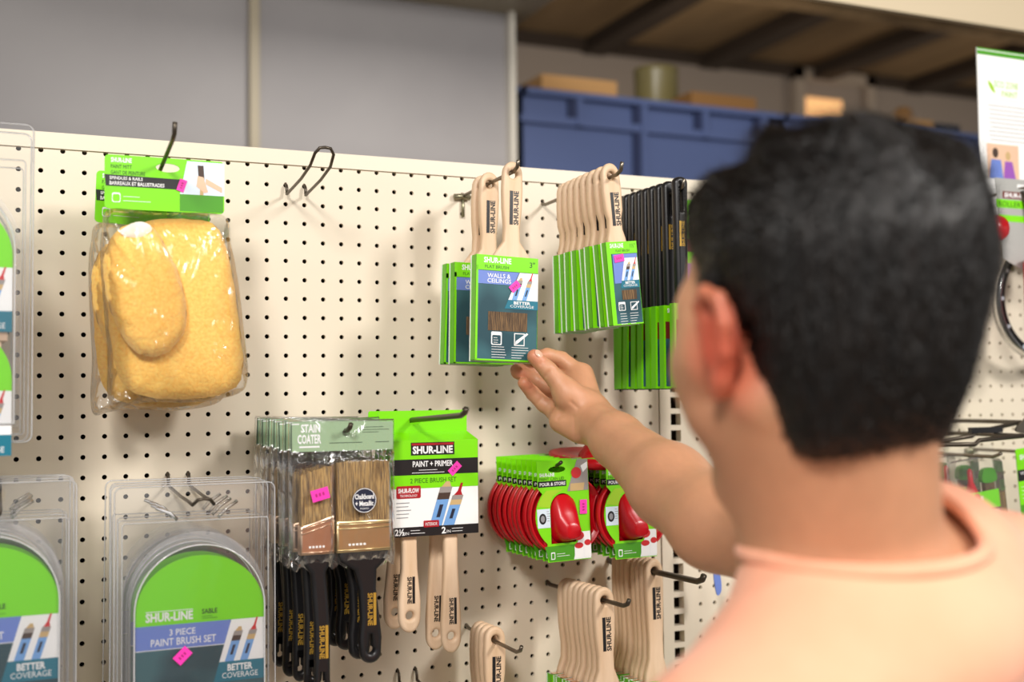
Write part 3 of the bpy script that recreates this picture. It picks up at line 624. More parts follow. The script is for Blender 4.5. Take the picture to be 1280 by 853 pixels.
def shell_blister(w_=.178, h=.335, arch=.148, atop=-.046, depth=.030, two=False):
    r = thing('brush_set_blister', '', 'brush set'); b = MB(); x = w_/2
    hang = rrect(-.018, -.010, .018, .002, .0039, 4)
    out = rrect(-x, -h+.012, x, .012, .008)
    ar = arch_shape(arch, -h+.03, atop-.075, atop, 28)
    b.sheet(out, 0, 'clear_shell', [hang], 0)
    # stiffening ribs: rim, second rim, panel line
    for q, rr_, yy in ((out, .0009, 0), (rrect(-x+.008, -h+.02, x-.008, -.028, .004), .0007, -.002)):
        b.tube([(a, yy, c) for a, c in q+[q[0]]], rr_, 'sheen_edge', 5, False)
    n = len(ar)
    def ring(s, y): cx, cz = 0, -h/2-.02; return [(cx+(a-cx)*s, y, cz+(c-cz)*(s*.5+.5 if c < cz else s)) for a, c in ar]
    prof = [(1.04, -.001), (1.0, -.004), (.985, -depth*.6), (.97, -depth*.62), (.955, -depth)]
    vs = []; 
    for s, y in prof: vs += ring(s, y)
    f = [(i*n+j, i*n+(j+1) % n, (i+1)*n+(j+1) % n, (i+1)*n+j) for i in range(len(prof)-1) for j in range(n)]
    b.add(vs, f, 'sheen_side', True); b.tube([*ring(.955, -depth), ring(.955, -depth)[0]], .0012, 'sheen_edge', 6, False); b.add(ring(.955, -depth), [tuple(range(n))], 'clear_shell')
    # hang tab embossing
    b.tube([(-.045, -.002, -.012), (-.030, -.004, -.018), (-.022, -.002, -.026)], .0022, 'sheen_edge', 6); b.tube([(.045, -.002, -.008), (.032, -.004, -.016), (.024, -.002, -.026)], .0022, 'clear_rib', 6)
    b.build('clear_shell', r)
    c = MB()
    if two: arch_card(c, .137, atop-.022, atop-.150, -depth+.003, False); arch_card(c, .137, atop-.152, -h+.035, -depth+.003, False)
    else: arch_card(c, .140, atop-.018, -h+.035, -depth+.003)
    c.build('printed_card', r)
    # the brushes behind the card
    for k, (cx, bw) in enumerate(((-.04, .05), (.012, .04), (.05, .028))):
        q = MB().box(cx-bw/2, cx+bw/2, -depth+.008, -.004, -.20, -.13, 'bristle_dark'); q.box(cx-bw/2, cx+bw/2, -depth+.007, -.003, -.225, -.20, 'copper_metal'); q.box(cx-.008, cx+.008, -depth+.010, -.006, -.31, -.225, 'wood'); q.build('brush', r)
    return r
def clam_stack(proto, x, z, ys, labels, group, hook_label, reach, hx):
    for k, y in enumerate(ys):
        loc = P(x+[0, -.001, .001, -.001][k % 4], y, z+.0003*k)
        if k == 0: proto.location = loc; proto['label'] = labels[k]; proto['group'] = group
        else: dup(proto, loc, (0, math.radians(rd(.5)), math.radians(rd(.6))), labels[k], group)
    double_hook(hx*IN, -16*IN if z < -.1 else -IN, reach, hook_label, -.016 if z < -.1 else .004)
cl = shell_blister(); sticker(cl, -.02, -.172, -.0325, .018, .012, 44)
G = 'clamshell three piece brush sets, centre left'
clam_stack(cl, .1651-.004, -.4195, [-.178, -.144, -.110, -.076], ['clear clamshell three piece paint brush set with green arched card and pink sticker, front one', 'clamshell brush set right behind the pink-stickered front one', 'third clamshell brush set behind the pink-stickered one', 'rearmost clamshell brush set behind the pink-stickered one, nearest the pegboard'], G, 'double wire hook holding the pink-stickered clamshell brush sets', .205, 6)
cl2 = shell_blister(atop=-.034); G = 'clamshell three piece brush sets, bottom left'
clam_stack(cl2, -.056, -.409, [-.178, -.144, -.110, -.076], ['clear clamshell brush set cut off by the lower left photo edge, front one', 'clamshell brush set right behind the lower left front one', 'third clamshell brush set from the front at lower left', 'rearmost clamshell brush set at lower left, nearest the pegboard'], G, 'double wire hook holding the lower left clamshell sets', .205, -2.7)
cl3 = shell_blister(atop=-.052, two=True, h=.345); G = 'tall clamshell sets, top left'
clam_stack(cl3, -.102, -.021, [-.178, -.13], ['tall clear clamshell set with two green arched cards, upper left edge, front one', 'tall clear clamshell set behind the front one at upper left'], G, 'double wire hook holding the tall clamshells at upper left', .205, -4.5)
double_hook(18*IN, -27*IN, .15, 'bare double wire hook at the bottom edge below the boxed brush set', -.02)

# ------------------------------------------------------------------ lower wooden brushes
peg_hook(22*IN, -25*IN, -.185, 'slim steel hook with four wooden handles at the bottom centre', .010, -.001, .0026, 'steel', False)
lw = sleeve_brush(.062, -.112, .12, 0, 'wide', '', 'flat_brush', .0145, .029, .023, sticker_on=False)
G = 'short row of wooden brushes at bottom centre'
for k, y in enumerate((-.101, -.083, -.068, -.053)):
    loc = P(22*IN, y, -25*IN+.002-.0005*k); rot = (0, math.radians(rd(1)), math.radians(rd(2)))
    lab = 'wood-handled brush in the bottom centre row of four, %s' % nth(k, 4)
    if k == 0: lw.location, lw.rotation_euler, lw['label'], lw['group'] = loc, rot, lab, G
    else: dup(lw, loc, rot, lab, G)
peg_hook(27*IN, -23*IN, -.236, 'dark steel hook with eight wooden handles below the red lids', .010, .004, .003, 'dark_wire', False)
G = 'row of wooden brushes below the red lids'
for k in range(8):
    y = -.172+.0149*k
    dup(lw, P(27*IN-.001, y, -23*IN+.0035-.0004*k), (0, math.radians(-1.5+rd(1)), math.radians(rd(1.5))), 'wooden brush in green sleeve below the red lids, %s of eight' % nth(k, 8), G)
peg_hook(31*IN, -22*IN, -.252, 'thick dark hook with a knob tip reaching past the rightmost wooden handles', .010, .004, .0042, 'dark_wire', False)
tl = sleeve_brush(.062, -.15, .12, 0, 'wide', '', 'flat_brush', .0118, .027, .023, sticker_on=False)
G = 'rightmost row of wooden brushes'
for k in range(8):
    y = -.128+.0122*k-(0 if k < 4 else -.006); loc = P(31*IN, y, -22*IN+.003); rot = (0, math.radians(rd(.8)), math.radians(rd(1)))
    lab = 'long wooden brush beside the slotted upright, %s of eight' % nth(k, 8)
    if k == 0: tl.location, tl.rotation_euler, tl['label'], tl['group'] = loc, rot, lab, G
    else: dup(tl, loc, rot, lab, G)

# ------------------------------------------------------------------ red pour and store lids
def lid_body(b, r=.054):
    b.lathe([(0, .002), (.030, .002), (.040, .0015), (.045, .004), (r-.004, .004), (r-.002, -.004), (r, -.0045), (r+.0005, .006), (r-.001, .007), (r-.004, .0055), (.04, .0045), (0, .0045)], 'red_plastic', 56)
def lid_pack():
    r = thing('paint_can_lid', '', 'paint can lid'); cx, cz = .014, -.062
    b = MB(); lid_body(b); b.v = [(x+cx, y, z+cz) for x, y, z in b.v]; b.build('lid', r)
    # hollow pouring spout
    n = 20; vs = []; prof = []
    for i, (hgt, wx, z0, z1) in enumerate(((0, .0195, -.036, .030), (-.006, .018, -.035, .028), (-.014, .0155, -.033, .004), (-.022, .011, -.030, -.008), (-.024, .009, -.028, -.012))):
        for j in range(n):
            a = 2*PI*j/n; z = math.sin(a); vs.append((cx-.006+wx*math.copysign(abs(math.cos(a))**.7, math.cos(a))+i*.0018, hgt, cz+(z0+z1)/2+(z1-z0)/2*math.copysign(abs(z)**.8, z)))
    f = [(i*n+j, i*n+(j+1) % n, (i+1)*n+(j+1) % n, (i+1)*n+j) for i in range(4) for j in range(n)]
    f.append(tuple(range(4*n, 5*n)))
    MB().add(vs, f, 'red_plastic', True).build('spout', r)
    # card: straight upper part, lower left edge following the rim, arched window round the spout
    ol = [(-.029, .012), (-.029, -.024)]+[(cx+(.0475)*math.cos(t), cz+.0475*math.sin(t)) for t in [math.radians(d) for d in range(140, 236, 8)]]+[(-.018, -.122), (.046, -.122), (.046, .012)]
    win = [(cx-.026, cz-.036), (cx+.011, cz-.036)]+arc(cx-.0075, cz+.008, .0185, .022, 0, 180, 14)
    b = MB(); y = -.0062; b.sheet(ol, y, 'green', [win, arc(.0, .0, .0125, .0042, 0, 345, 23)], .0009); y -= .0008
    b.rect(-.0285, -.0225, .013, -.0145, y, 'black_ink'); b.text('POUR & STORE', -.026, -.021, .0115, -.0165, y-.0002, 'white', .02)
    b.text(LOGO, -.026, -.0065, -.004, -.0015+.0, y-.0002, 'white', .03) if 0 else b.text(LOGO, -.026, -.0088, -.004, -.0040, y-.0002, 'white', .03)
    b.text('PAINT CAN LID', -.0265, -.0138, .010, -.0100, y-.0002, 'green_ink')
    b.poly([(.014, -.030), (.0455, -.030), (.0455, .0115), (.030, .0115)], y, 'pic_grey'); b.sheet(arc(.028, -.006, .0075, .0075, 0, 340, 17), y-.0004, 'red_photo'); b.poly([(.018, -.03), (.038, -.03), (.04, -.02), (.019, -.02)], y-.0002, 'brush_tan'); b.poly([(.035, .003), (.045, .008), (.045, .0), (.038, -.006)], y-.0002, 'white')
    L = [(cx+(.0465)*math.cos(t), cz+.0465*math.sin(t)) for t in [math.radians(d) for d in range(132, 166, 6)]]
    b.poly([(-.027+.008, -.027)]+L+[(cx-.0265, cz+.012), (cx-.022, cz+.027), (cx-.008, cz+.034), (.008, -.027)], y, 'green_yellow')
    b.poly([(cx-.0455, cz+.011), (cx-.045, cz-.014), (cx-.0265, cz-.014), (cx-.0265, cz+.011)], y-.0001, 'pale_blue'); b.sheet(arc(cx-.0375, cz-.002, .0052, .0072, 0, 340, 17), y-.0003, 'black_ink'); b.sheet(arc(cx-.0375, cz-.002, .003, .0045, 0, 340, 13), y-.0004, 'grey_line')
    lines(b, cx-.0315, cz+.007, .0055, 5, .0031, y-.0002, 'grey_line', .0007)
    b.poly([(-.016, -.121), (.02, -.121), (.026, -.101), (-.022, -.101)], y, 'green_dark'); b.poly([(.02, -.121), (.0455, -.121), (.0455, -.085), (.033, -.085), (.025, -.101)], y-.0001, 'white')
    for q in ((.028, -.103, .0065), (.041, -.100, .005)): b.rect(q[0]-q[2], -.119, q[0]+q[2], q[1], y-.0002, 'paper_white'); b.sheet(arc(q[0], q[1], q[2], .004, 0, 340, 13), y-.0005, 'red_photo')
    b.sheet(arc(.028, -.090, .008, .006, 0, 340, 13), y-.0006, 'red_photo')
    b.sheet(rrect(-.0135, -.1185, -.0075, -.109, .001), y-.0003, 'white', [rrect(-.0125, -.1175, -.0085, -.1105, .001)]); lines(b, -.005, -.112, .02, 2, .003, y-.0003)
    b.build('printed_card', r)
    return r
peg_hook(25*IN, -15.95*IN, -.150, 'short dark hook behind the slot of the red lid cards', .006, 0, .0026, 'dark_wire', False)
lp = lid_pack(); sticker(lp, .0365, -.052, -.0082, .019, .0105, 88); G = 'red paint can lids, left row'
for k in range(9):
    y = -.134+.0133*k; loc = P(25*IN-.0016*k, y, -.4095+.0003*k); rot = (0, math.radians(-1.5+rd(1.0)), math.radians(rd(1)))
    lab = 'red paint can lid on green card, left row, %s of nine' % nth(k, 9)
    if k == 0: lp.location, lp.rotation_euler, lp['label'], lp['group'] = loc, rot, lab, G
    else: dup(lp, loc, rot, lab, G)
peg_hook(29*IN, -15.95*IN, -.168, 'dark hook holding the right row of red lids, hidden under the forearm', .006, 0, .0026, 'dark_wire', False)
G = 'red paint can lids, right row'
for k in range(6):
    y = -.152+.018*k; dup(lp, P(29*IN-.008, y, -.4095), (0, math.radians(-1.0+rd(1)), math.radians(rd(1))), 'red can lid under the forearm, right row, %s of six' % nth(k, 6), G)
q = at(742, 572, -.085); fl = thing('paint_can_lid', 'loose red paint can lid lying flat on top of the right row of lids', 'paint can lid', (q.x, q.y, q.z), None, (math.radians(-84), 0, 0))
b = MB(); b.lathe([(0, -.002), (.05, -.002), (.057, -.006), (.0625, -.006), (.064, .004), (.062, .008), (.058, .006), (.05, .002), (0, .002)], 'red_plastic', 56); b.build('lid', fl)
b = MB(); b.lathe([(.022, -.002), (.020, -.008), (.013, -.017), (.009, -.021), (.0, -.021)], 'red_plastic', 28); b.build('spout', fl)

# ------------------------------------------------------------------ right hand panel
sx = at(1222, 60, -.01); s0 = thing('info_sign', 'white printed paint information sheet with a green top stripe standing on the board', 'sign', (sx.x, -.012, ZT))
b = MB(); hh = sx.z-ZT; ww = .216; b.box(-.006, ww, -.002, 0, -.03, hh, 'paper_white'); y = -.0023
b.rect(-.006, hh-.012, ww, hh, y, 'green_dark'); b.rect(-.006, hh-.0045, ww, hh-.003, y-.0001, 'white')
b.text('ECO', .033, hh-.068, .056, hh-.056, y, 'green'); b.text('ZONE', .060, hh-.068, .09, hh-.056, y, 'green_yellow'); b.text('PAINT', .050, hh-.084, .088, hh-.073, y, 'green_yellow')
b.sheet(smooth_loop([(.018, hh-.057), (.022, hh-.07), (.034, hh-.079), (.029, hh-.065)], 4), y, 'green_yellow'); b.rect(.014, hh-.09, .19, hh-.0895, y, 'grey_line')
for i in range(9): b.rect(.016+.0015*(i % 3), hh-.102-i*.0077, .190-.006*((i*5) % 3), hh-.1008-i*.0077, y, 'grey_line')
b.build('printed_sheet', s0)
b = MB(); b.rect(.010, hh-.232, .086, hh-.170, y, 'skin_pic'); b.sheet(arc(.030, hh-.186, .007, .009, 0, 340, 17), y-.0003, 'pic_brown'); b.poly([(.012, hh-.232), (.048, hh-.232), (.043, hh-.198), (.020, hh-.198)], y-.0002, 'blue_band'); b.sheet(arc(.060, hh-.190, .006, .008, 0, 340, 17), y-.0003, 'brush_tan'); b.poly([(.048, hh-.232), (.078, hh-.232), (.070, hh-.200), (.052, hh-.200)], y-.0002, 'purple')
b.build('printed_photo', s0)
q = at(1243, 222, -.10)
rp = thing('roller_pack', 'grey carded paint roller with red roller cover at the right edge', 'paint roller pack', (q.x, q.y, q.z))
b = MB().sheet([(0, 0), (.15, 0), (.15, -.135), (.10, -.17), (.012, -.135)], 0, 'grey_card', [rrect(.05, -.016, .09, -.008, .003)], .0012); b.rect(.016, -.034, .09, -.022, -.0008, 'brown_band'); b.text(LOGO, .02, -.032, .08, -.024, -.001, 'white', .04); b.rect(0, -.05, .15, -.036, -.0008, 'green'); b.text('ROLLER & SHIELD', .006, -.048, .12, -.039, -.001, 'green_ink'); b.rect(.004, -.073, .12, -.062, -.0008, 'green'); b.build('header_card', rp)
MB().lathe([(0, -.03), (.024, -.03), (.027, -.02), (.027, .09), (.024, .1), (0, .1)], 'red_plastic', 28, 'z', (.066, -.03, -.235)).build('roller_cover', rp)
MB().lathe([(0, -.016), (.018, -.014), (.022, -.004), (.018, .012), (0, .016)], 'red_plastic', 24, 'y', (-.002, .0, -.086)).build('red_cap', rp)
MB().tube([(.075, -.03, -.16), (.075, -.02, -.1), (.06, 0, -.02)], .004, 'steel').build('frame', rp)
peg_hook(q.x+.07, q.z-Z0-.015, -.15, 'steel peg hook holding the grey roller card at the right edge', .008, .003)
q = at(1300, 375, -.06); rg = thing('coiled_hoop', 'black and clear round hoop hanging behind the roller card at right', 'hoop', (q.x, q.y, q.z))
b = MB(); R_ = (at(1300, 375, -.06)-at(1246, 375, -.06)).length
b.lathe([(R_-.012, -.006), (R_, -.006), (R_, .006), (R_-.012, .006), (R_-.012, -.006)], 'black_plastic', 60, 'y'); b.build('hoop_band', rg)
MB().lathe([(R_, -.010), (R_+.004, -.010), (R_+.004, .010), (R_, .010)], 'clear_rib', 60, 'y').build('clear_wrap', rg)
b = MB()
for k in range(12): a = 2*PI*k/12; b.box(math.cos(a)*(R_-.006)-.003, math.cos(a)*(R_-.006)+.003, -.0075, -.0065, math.sin(a)*(R_-.006)-.003, math.sin(a)*(R_-.006)+.003, 'pale_blue')
b.build('white_marks', rg)
peg_hook(q.x+.0, q.z-Z0+R_-.016, -.09, 'peg hook carrying the black hoop at right', .006, 0)
# scanner hooks over the small clamshells
for k, (a0, a1, yb, lab) in enumerate((((1168, 553), (1282, 528), -.16, 'upper grey wire display arm beside the head at right'), ((1172, 556), (1285, 545), -.22, 'lower grey wire display arm beside the head at right'))):
    A, B_ = at(*a0, yb), at(*a1, yb); t = thing('display_arm', lab, 'hook', (B_.x, 0, B_.z))
    d = A-B_; MB().tube([(0, .003, 0), (0, B_.y*.6, 0), (-.01, B_.y, 0), (d.x*.55, B_.y, d.z*.5), (d.x*.6, B_.y, d.z*.5-.006), (d.x, B_.y, d.z)], .0035, 'dark_wire').build('wire', t)
    if k == 0: MB().box(d.x*.62, d.x*.28, B_.y-.004, B_.y+.004, d.z*.45-.003, d.z*.45+.006, 'black_plastic').build('tag_clip', t); MB().sheet(smooth_loop([(-.03, -.012), (.004, -.016), (.03, .02), (.012, .03), (-.004, .01)], 4), B_.y-.006, 'steel', (), .003).build('tag_holder', t)
def small_clam():
    r = thing('small_brush_clamshell', '', 'brush set'); b = MB(); ol = rrect(-.055, -.17, .055, 0, .008); b.sheet(ol, 0, 'clear_shell', [rrect(-.01, -.014, .01, -.008, .0028)])
    i1 = rrect(-.048, -.165, .048, -.018, .010)
    n = len(i1); vs = [(a, -.001, c) for a, c in i1]+[(a*.95, -.022, -.09+(c+.09)*.96) for a, c in i1]
    b.add(vs, [(j, (j+1) % n, n+(j+1) % n, n+j) for j in range(n)], 'clear_rib', True); b.add([(a*.95, -.022, -.09+(c+.09)*.96) for a, c in i1], [tuple(range(n))], 'clear_shell'); b.tube([(a, -.001, c) for a, c in i1+[i1[0]]], .0014, 'clear_rib', 6, False); b.build('clear_shell', r)
    c = MB().box(-.043, .034, -.020, -.018, -.11, -.068, 'green'); c.text(LOGO, -.034, -.082, .0, -.075, -.0203, 'white', .06); c.rect(-.02, -.11, .034, -.096, -.0203, 'black_ink'); c.text('TRIM', .004, -.107, .03, -.099, -.0205, 'white'); c.box(-.043, .046, -.0195, -.0175, -.16, -.11, 'green'); c.build('printed_card', r)
    MB().lathe([(0, 0), (.004, -.004), (.004, -.022), (.012, -.045), (.012, -.06), (0, -.06)], 'red_plastic', 20, 'z', (-.012, -.010, -.03)).build('red_brush', r)
    q = MB(); q.sheet(smooth_loop([(.012, -.036), (.032, -.036), (.036, -.055), (.008, -.055)], 4), -.012, 'green_dark', (), .008); q.box(.012, .032, -.015, -.007, -.085, -.055, 'bristle_dark'); q.build('green_brush', r)
    q = MB().box(.034, .046, -.018, -.006, -.11, -.075, 'bristle'); q.build('bristles', r)
    return r
sc_ = small_clam(); q = at(1210, 560, -.15); sc_.location = q; sc_.rotation_euler = (0, math.radians(-6), 0); sc_['label'] = 'small clear clamshell with red and green brushes and green card, right of the neck'; sc_['group'] = 'small clamshell brushes'
for k, lab in ((1, 'small clamshell directly behind the front one right of the neck'), (2, 'small clamshell showing its red brush left behind the front one, at the neck')):
    dup(sc_, (q.x-.006*k, -.15+.042*k, q.z+.003*k), (0, math.radians(-6+2*k), 0), lab, 'small clamshell brushes')
peg_hook(q.x+.002, q.z-Z0-.012, -.21, 'peg hook holding the small clamshells right of the neck', .006, 0)
q2 = at(1300, 557, -.15); hp_ = thing('carded_pack', 'green header pack with a dark band at the lower right edge', 'carded pack', (q2.x, q2.y, q2.z), None, (0, math.radians(-5), 0))
b = MB().sheet(rrect(-.055, -.14, .06, .0, .004), 0, 'green', [rrect(-.01, -.014, .012, -.008, .0028)], .0012); b.rect(-.055, -.052, .06, -.034, -.001, 'black_ink'); b.text(LOGO, -.048, -.018, .0, -.010, -.001, 'white', .03); b.text('WINDOWS & TRIM', -.05, -.042, .03, -.037, -.0012, 'white'); b.rect(-.055, -.14, .06, -.09, -.001, 'green_dark'); lines(b, -.05, -.062, .05, 4, .006, -.001); b.build('header_card', hp_)
peg_hook(q2.x+.001, q2.z-Z0-.0118, -.2, 'peg hook holding the green header pack at the lower right edge', .006, 0)
# small blue tagged item past the thick hook
q = at(893, 700, -.06); bt = thing('blue_tag', 'small blue and white tag on a curved wire next to the thick hook', 'tag', (q.x, q.y, q.z))
MB().tube([(-.012, .07, .03), (-.012, .0, .03), (-.004, -.004, .016), (.006, 0, -.005), (.004, 0, -.02)], .0014, 'steel').build('wire', bt)
MB().sheet(smooth_loop([(-.002, -.02), (.008, -.018), (.011, -.045), (.003, -.052)], 4), 0, 'blue_band', (), .002).build('tag_plate', bt)

# ------------------------------------------------------------------ storeroom behind
b0 = at(650, 108, 2.6); BX, BZ = b0.x, at(800, 125, 2.6).z
for k, (x0, L) in enumerate(((BX, 1.22), (BX+1.26, 1.22))):
    t = thing('plastic_pallet_bin', ['blue ribbed plastic bin on the rear rack, left one beside the grey partition', 'blue ribbed plastic bin on the rear rack, right one mostly behind the head'][k], 'storage bin', (x0, 2.6, BZ), 'blue pallet bins')
    H = .62; b = MB(); b.box(0, L, .02, .04, -H, 0, 'blue_bin').box(0, L, .78, .80, -H, 0, 'blue_bin').box(0, .02, .02, .8, -H, 0, 'blue_bin').box(L-.02, L, .02, .8, -H, 0, 'blue_bin').box(0, L, .02, .8, -H, -H+.02, 'blue_bin'); b.build('bin_body', t)
    MB().box(-.005, L+.005, -.02, .03, -.025, 0, 'blue_bin').box(-.005, L+.005, .79, .82, -.025, 0, 'blue_bin').box(-.02, .02, -.02, .82, -.025, 0, 'blue_bin').build('rim', t)
    MB().box(0, L, -.008, .02, -.135, -.105, 'blue_bin').build('horizontal_rib', t)
    for i in range(4):
        xx = .215+i*.298; MB().box(xx, xx+.03, -.004, .02, -.105, -.025, 'blue_bin_shade').build('slot', t)  # slots are raised boxes, recess shade put into their navy colour
        MB().box(xx+.03, xx+.055, -.016, .02, -.135, -.02, 'blue_bin').build('vertical_rib', t)
        if i % 2: MB().box(xx+.03, xx+.055, -.012, .02, -H, -.12, 'blue_bin').build('vertical_rib', t); MB().box(xx, xx+.03, -.003, .02, -H+.02, -.135, 'blue_bin_shade').build('slot', t)
rk = MB().box(BX-.1, 6.2, 2.5, 3.5, BZ-.70, BZ-.62, 'rack')
for x in (BX-.05, 3.2, 6.1): rk.box(x, x+.06, 2.52, 2.58, 0, BZ-.7, 'rack'); rk.box(x, x+.06, 3.42, 3.48, 0, BZ-.7, 'rack')
tag(rk.build('storage_rack'), 'dark steel rack carrying the blue bins behind the pegboard', 'rack')
def carton(px0, py0, px1, y, d, label, mt='cardboard', name='cardboard_box'):
    A, B_ = at(px0, py0, y), at(px1, py0+(px1-px0)*.09, y); t = thing(name, label, 'box', (A.x, y, BZ)); hgt = A.z-BZ; L = B_.x-A.x
    MB().box(0, L, 0, d, -.03, hgt, mt).build('carton', t); MB().box(-.001, L+.001, d*.46, d*.54, hgt-.03, hgt+.002, 'cardboard_dark').build('tape', t); return t
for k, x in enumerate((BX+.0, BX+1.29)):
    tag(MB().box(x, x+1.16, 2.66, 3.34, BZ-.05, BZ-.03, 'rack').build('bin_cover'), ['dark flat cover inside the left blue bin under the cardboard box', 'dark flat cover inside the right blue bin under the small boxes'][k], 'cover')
carton(677, 92, 771, 2.75, .35, 'tan cardboard box standing on the left blue bin, leftmost')
dq, de = at(810, 78, 2.9), at(858, 78, 2.9); dr = (de.x-dq.x)/2
dm = thing('metal_drum', 'olive metal can with a pale highlight between cardboard on the blue bin', 'can', (dq.x+dr, 2.9+dr, BZ-.03))
hz = dq.z-BZ+.03; MB().lathe([(0, 0), (dr, 0), (dr, .02), (dr*1.02, .025), (dr, .03), (dr, hz-.03), (dr*1.02, hz-.02), (dr*1.02, hz), (dr*.94, hz), (dr*.94, hz-.012), (0, hz-.012)], 'drum', 40, 'z').build('drum_body', dm)
carton(864, 114, 945, 2.72, .16, 'flat brown carton right of the olive can', 'cardboard_dark', 'flat_carton'); carton(1138, 148, 1166, 2.8, .2, 'small pale carton above the head on the right blue bin', 'cardboard'); carton(1170, 154, 1200, 2.8, .2, 'small dark box at the right end of the bin beside the sign', 'rack', 'dark_box')
q = at(1128, 140, 2.85); bg = thing('brown_bundle', 'round brown bundle on the right blue bin next to the small pale carton', 'bundle', (q.x, q.y, q.z-.02)); MB().pillow(arc(0, 0, .045, .045, 0, 350, 24), 0, .09, 'cardboard_dark', 8, .002).build('bundle', bg)

# ------------------------------------------------------------------ person
class Field:
    """signed distance grid: shapes are blended into one continuous surface, then meshed"""
    def __init__(s, lo, hi, h):
        s.lo = np.array(lo, float); s.h = h; s.n = np.ceil((np.array(hi)-s.lo)/h).astype(int)+1; s.a = np.full(s.n, .2, np.float32)
    def region(s, lo, hi, pad):
        a = np.maximum(((np.array(lo)-pad-s.lo)/s.h).astype(int), 0); b = np.minimum(((np.array(hi)+pad-s.lo)/s.h).astype(int)+2, s.n)
        if np.any(b <= a): return None, None
        g = [np.arange(a[i], b[i])*s.h+s.lo[i] for i in range(3)]
        return tuple(slice(a[i], b[i]) for i in range(3)), (g[0][:, None, None], g[1][None, :, None], g[2][None, None, :])
    def put(s, d, sl, k, op='u'):
        o = s.a[sl]
        if op == 'u':
            hh = np.clip(.5+.5*(o-d)/k, 0, 1); s.a[sl] = o+(d-o)*hh-k*hh*(1-hh)
        else:
            d = -d; hh = np.clip(.5-.5*(o-d)/k, 0, 1); s.a[sl] = o+(d-o)*hh+k*hh*(1-hh)
    def cone(s, A, B, r1, r2, k=.01, op='u', pad=.03):
        A, B = np.array(A, float), np.array(B, float); R = max(r1, r2)
        sl, g = s.region(np.minimum(A, B)-R, np.maximum(A, B)+R, pad)
        if sl is None: return
        u = B-A; L2 = max(u@u, 1e-9); p = [g[i]-A[i] for i in range(3)]
        t = np.clip((p[0]*u[0]+p[1]*u[1]+p[2]*u[2])/L2, 0, 1)
        d = np.sqrt((p[0]-t*u[0])**2+(p[1]-t*u[1])**2+(p[2]-t*u[2])**2)-(r1+(r2-r1)*t); s.put(d.astype(np.float32), sl, k, op)
    def ell(s, c, rad, ax, k=.01, op='u', pad=.03):
        c = np.array(c, float); rad = np.array(rad, float); ax = np.array(ax, float); R = rad.max()
        sl, g = s.region(c-R, c+R, pad)
        if sl is None: return
        p = [g[i]-c[i] for i in range(3)]; q = [(p[0]*a[0]+p[1]*a[1]+p[2]*a[2]) for a in ax]
        k0 = np.sqrt(sum((q[i]/rad[i])**2 for i in range(3))); k1 = np.sqrt(sum((q[i]/rad[i]**2)**2 for i in range(3)))
        d = k0*(k0-1)/np.maximum(k1, 1e-6); s.put(d.astype(np.float32), sl, k, op)
    def mesh(s):
        a = s.a; ins = a < 0; n = a.shape
        c = np.zeros(tuple(m-1 for m in n), np.uint8)
        for i in (0, 1):
            for j in (0, 1):
                for k in (0, 1): c += ins[i:n[0]-1+i, j:n[1]-1+j, k:n[2]-1+k]
        act = np.argwhere((c > 0) & (c < 8)); idx = np.full(c.shape, -1, np.int64); idx[tuple(act.T)] = np.arange(len(act))
        acc = np.zeros((len(act), 3)); cnt = np.zeros(len(act))
        cr = [(i, j, k) for i in (0, 1) for j in (0, 1) for k in (0, 1)]
        for p in cr:
            for ax in range(3):
                if p[ax]: continue
                q = list(p); q[ax] = 1; va = a[tuple((act+p).T)]; vb = a[tuple((act+q).T)]; m = (va < 0) != (vb < 0)
                t = np.where(m, va/np.where(m, va-vb, 1), 0); pt = np.tile(np.array(p, float), (len(act), 1)); pt[:, ax] = t
                acc[m] += pt[m]; cnt[m] += 1
        V = (act+acc/cnt[:, None])*s.h+s.lo; Fs = []
        for ax in range(3):
            o1, o2 = [(1, 2), (2, 0), (0, 1)][ax]
            sl0 = [slice(None)]*3; sl1 = [slice(None)]*3; sl0[ax] = slice(0, -1); sl1[ax] = slice(1, None)
            i0, i1 = ins[tuple(sl0)], ins[tuple(sl1)]; e = np.argwhere(i0 != i1); e = e[(e[:, o1] > 0) & (e[:, o2] > 0) & (e[:, o1] < n[o1]-1) & (e[:, o2] < n[o2]-1)]
            fl = i0[tuple(e.T)]; d1 = np.zeros(3, int); d1[o1] = 1; d2 = np.zeros(3, int); d2[o2] = 1
            q = np.stack([idx[tuple((e-d1-d2).T)], idx[tuple((e-d2).T)], idx[tuple(e.T)], idx[tuple((e-d1).T)]], 1)
            q[~fl] = q[~fl][:, ::-1]; Fs.append(q)
        return V, np.concatenate(Fs)
def np_mesh(name, V, Fq, mt, parent=None, smooth=2, extra=None):
    me = bpy.data.meshes.new(name); me.vertices.add(len(V)); me.vertices.foreach_set('co', V.astype(np.float32).ravel())
    me.loops.add(Fq.size); me.loops.foreach_set('vertex_index', Fq.astype(np.int32).ravel()); me.polygons.add(len(Fq)); me.polygons.foreach_set('loop_start', np.arange(0, Fq.size, 4, dtype=np.int32))
    me.update(calc_edges=True); me.polygons.foreach_set('use_smooth', np.ones(len(Fq), bool)); me.materials.append(M[mt])
    o = bpy.data.objects.new(name, me); C.objects.link(o)
    if parent: o.parent = parent
    return o
